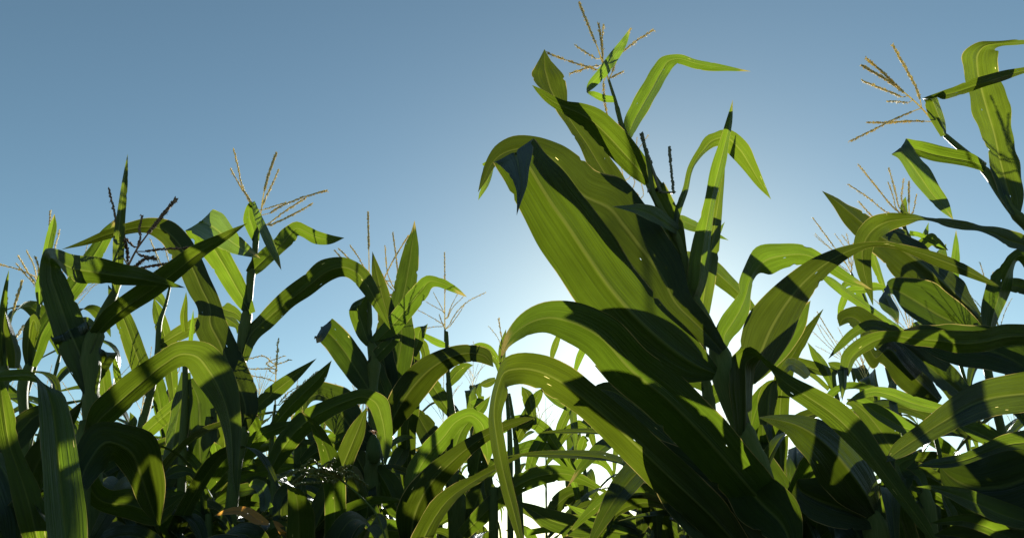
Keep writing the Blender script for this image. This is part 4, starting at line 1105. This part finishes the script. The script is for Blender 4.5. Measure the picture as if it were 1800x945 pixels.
A4.leaf(['7', (175, 140, 20), (172, 70, 36), (180, 0, 30), (190, -60, 0)], far=.0, tilt=.8)
A4.leaf(['7', (452, -60, 14), (445, -30, 22), (430, 10, 32), (415, 60, 26), (408, 112, 0)], far=.0, tilt=.3, attach=False)
A4.leaf(['7', (566, 10, 20), (560, 40, 34), (545, 75, 34), (530, 120, 24), (513, 192, 0)], far=.0, tilt=.3, attach=False)
A4.leaf(['7', (150, 110, 20), (110, 60, 36), (70, 30, 30), (40, 15, 0)], far=.05, tilt=.3)
A4.tassel(['7', (178, 60), (172, 0), (162, -60), (155, -110)], [['7', (178, 60), (198, 0), (200, -30)], ['7', (178, 50), (150, -20), (110, -70)], ['7', (182, 60), (220, -10), (255, -60)]], dens=160, fat=.8)
A4.finish()
# ================================================================== rows behind: whole plants grown in place
def grown_leaf(rng, base, az, length, width, lift, droop, twist=0.0):
    n = 26
    C, W = [], []
    p = base.copy()
    el = R(lift)
    side = Vector((math.sin(az), -math.cos(az), 0))
    a = az
    kink = rng.uniform(.35, .7)
    for i in range(n):
        f = i / (n - 1)
        C.append(p.copy())
        w = width * min(1, .35 + f * 3.2) * (1 - max(0, (f - .45) / .55) ** 1.7)
        roll = twist * f
        T = Vector((math.cos(a) * math.cos(el), math.sin(a) * math.cos(el), math.sin(el)))
        sd = Vector((math.sin(a), -math.cos(a), 0))
        nn = T.cross(sd)
        W.append((sd * math.cos(roll) + nn * math.sin(roll)) * max(w, 0.0008))
        p = p + T * (length / (n - 1))
        el -= R(droop) / n * (2.6 if abs(f - kink) < .16 else .6)
        el = max(el, R(-86))
        a += rng.uniform(-.03, .03)
    return blade_mesh(C, W, rng, M_LEAF, .18, .08)

def grown_plant(seed):
    rng = random.Random(seed)
    H = rng.uniform(1.75, 2.1)
    root = thing('corn_plant', (0, 0, 0), 'corn plant with arching leaves in the crowded rows behind', 'corn plant', GB)
    lean = Vector((rng.uniform(-.06, .06), rng.uniform(-.06, .06), 0))
    def axis(z):
        return Vector((lean.x * z * z * .5, lean.y * z * z * .5, z))
    az = rng.uniform(0, 6.28)
    zs = [0.35 + (H - .35) * (i / 10) ** .92 for i in range(11)]
    pts = [axis(H * i / 40) for i in range(41)]
    rad = [0.013 * (1 - .62 * i / 40) for i in range(41)]
    for z in zs:
        for i in range(41):
            d = z - H * i / 40
            if 0 <= d < .12:
                rad[i] += .003 * (1 - d / .12)
    v, f, uv = [], [], []
    pts[0].z = -.03
    tube(v, f, uv, pts, rad, 8)
    link('stalk', make_mesh('stalk', v, f, M_STALK, uv), root)
    for i, z in enumerate(zs):
        az += math.pi + rng.uniform(-.35, .35)
        q = i / 10
        ln = (.45 + .5 * math.sin(math.pi * (.2 + .65 * q))) * rng.uniform(.75, 1.05) * (.55 if i == 10 else .82)
        wd = .082 * (.6 + .5 * math.sin(math.pi * (.15 + .7 * q))) * rng.uniform(.85, 1.1)
        link('leaf', grown_leaf(rng, axis(z), az, ln, wd, rng.uniform(48, 74), rng.uniform(70, 165), rng.uniform(-1.2, 1.2)), root)
    top = axis(H)
    ax = [top, top + Vector((0, 0, .12)), top + Vector((lean.x * .3, lean.y * .3, .24)), top + Vector((lean.x * .6, lean.y * .6, .38))]
    t = link('tassel', spike_mesh(ax, rng, M_STRAW, r=.002, dens=200, bare=.4), root)
    for k in range(9):
        a = rng.uniform(0, 6.28)
        z0 = .03 + .012 * k
        s = rng.uniform(.25, .9)
        d = Vector((math.cos(a) * s, math.sin(a) * s, 1)).normalized()
        ln = rng.uniform(.14, .24)
        p0 = top + Vector((0, 0, z0))
        P = [p0, p0 + d * ln * .5 + Vector((0, 0, .01)), p0 + d * ln]
        link('branch', spike_mesh([Vector(r) for r in catmull([list(q) for q in P], 8)], rng, M_STRAW, dens=190, bare=.15), t)
    return root

def short_plant(seed):  # low plant added to thicken the foliage and block light
    rng = random.Random(seed)
    H = rng.uniform(.85, .95)
    root = thing('corn_plant', (0, 0, 0), 'shorter corn plant without tassel, added between the rows to fill gaps and block light', 'corn plant', GS)
    az = rng.uniform(0, 6.28)
    pts = [Vector((0, 0, H * i / 24 - .03)) for i in range(25)]
    rad = [0.014 * (1 - .5 * i / 24) for i in range(25)]
    v, f, uv = [], [], []
    tube(v, f, uv, pts, rad, 8)
    link('stalk', make_mesh('stalk', v, f, M_STALK, uv), root)
    for i in range(18):
        az += math.pi + rng.uniform(-.5, .5)
        q = i / 17
        z = .22 + (H - .22) * q
        link('leaf', grown_leaf(rng, Vector((0, 0, z)), az, rng.uniform(.6, .85) * (1 - .25 * q), rng.uniform(.042, .07) * (1 - .15 * q),
                                rng.uniform(50, 80), rng.uniform(60, 150), rng.uniform(-1.4, 1.4)), root)
    return root

def set_thin(root, th):
    for c in root.children:
        if c.name.startswith('leaf'):
            c.color = (th, th, th, 1)
    return root

def copy_tree(o, parent=None):
    c = o.copy()
    COL.objects.link(c)
    c.parent = parent
    for ch in list(o.children):
        copy_tree(ch, c)
    return c

GS = 'shorter corn plants added between the rows to block light'
protos = [set_thin(grown_plant(300 + i), .8) for i in range(6)]
rng = random.Random(77)
spots = []
def row(y, x0, x1, step, skip=0.0):
    x = x0
    while x < x1:
        gap = -.02 < x / y < .22
        if rng.random() > (.93 if gap else skip):
            spots.append((x + rng.uniform(-.08, .08), y + rng.uniform(-.12, .12)))
        x += step * rng.uniform(.85, 1.2)
ROWS = [(4.6, .30), (5.4, .35), (6.3, .4), (7.4, .5), (9.0, .6), (11.0, .7)]
for y, st in ROWS:
    row(y, -y * .85 - .2, y * .85 + .2, st, .12)
used = 0
for i, (x, y) in enumerate(spots):
    pr = protos[i % 6]
    o = pr if i < 6 else copy_tree(pr)
    o.location = (x, y, 0)
    o.rotation_euler = (0, 0, rng.uniform(0, 6.28))
    s = rng.uniform(.84, 1.0)
    o.scale = (s, s, s)


shorts = [set_thin(short_plant(500 + i), .62) for i in range(5)]
k = 0
for y in (1.2, 1.4, 1.7, 2.1, 2.6, 3.2, 3.9):  # added low fill that keeps sun and sky off the lower leaves
    x = -y * .80
    while x < y * .85:
        px = 900 + x / y * 1130
        if 860 < px < 1130:
            top = 1 + .05 * y
        elif px < 520:
            top = 1 + .27 * y
        elif px < 720:
            top = 1 + .23 * y
        elif px < 860:
            top = 1 + .13 * y
        elif 1180 < px < 1360:
            top = 1 + .34 * y
        elif px < 1480:
            top = 1 + .20 * y
        else:
            top = 1 + .29 * y
        if not 850 < px < 1150:
            o = shorts[k % 5] if k < 5 else copy_tree(shorts[k % 5])
            k += 1
            s = min(1.3, top / 1.36) * rng.uniform(.95, 1.0)
            o.location = (x + rng.uniform(-.07, .07), y + rng.uniform(-.10, .10), 0)
            o.rotation_euler = (0, 0, rng.uniform(0, 6.28))
            o.scale = (s, s, s)
        x += rng.uniform(.20, .30) * (.65 if px < 560 else 1)

# unseen extras added right behind the big plant to shade its lower leaves
for x, y in ((.56, 1.5), (.68, 1.7), (.62, 1.95), (.78, 2.0), (.74, 2.3), (.90, 2.4)):
    o = copy_tree(shorts[k % 5])
    k += 1
    s = min(1.35, (1 + .35 * y) / 1.36) * rng.uniform(.96, 1.0)
    o.location = (x, y, 0)
    o.rotation_euler = (0, 0, rng.uniform(0, 6.28))
    o.scale = (s, s, s)

# taller ones filling out the second and third rows
for px, y, py in ((100, 3.0, 500), (300, 3.2, 545), (430, 2.9, 640), (665, 3.4, 625), (790, 3.9, 660), (40, 2.3, 520), (150, 2.7, 480), (235, 2.2, 540), (345, 2.5, 520), (520, 2.9, 610), (600, 2.4, 640), (735, 3.0, 600), (955, 4.4, 730), (1075, 5.4, 800),
                  (1440, 3.4, 640), (1500, 2.6, 500), (1575, 2.2, 470), (1660, 2.5, 470), (1740, 2.1, 520)):
    o = copy_tree(protos[k % 6])
    k += 1
    top = at(px, py, y / S)
    s = top.z / 2.32
    o.location = (top.x, top.y, 0)
    o.rotation_euler = (0, 0, rng.uniform(0, 6.28))
    o.scale = (s, s, s)
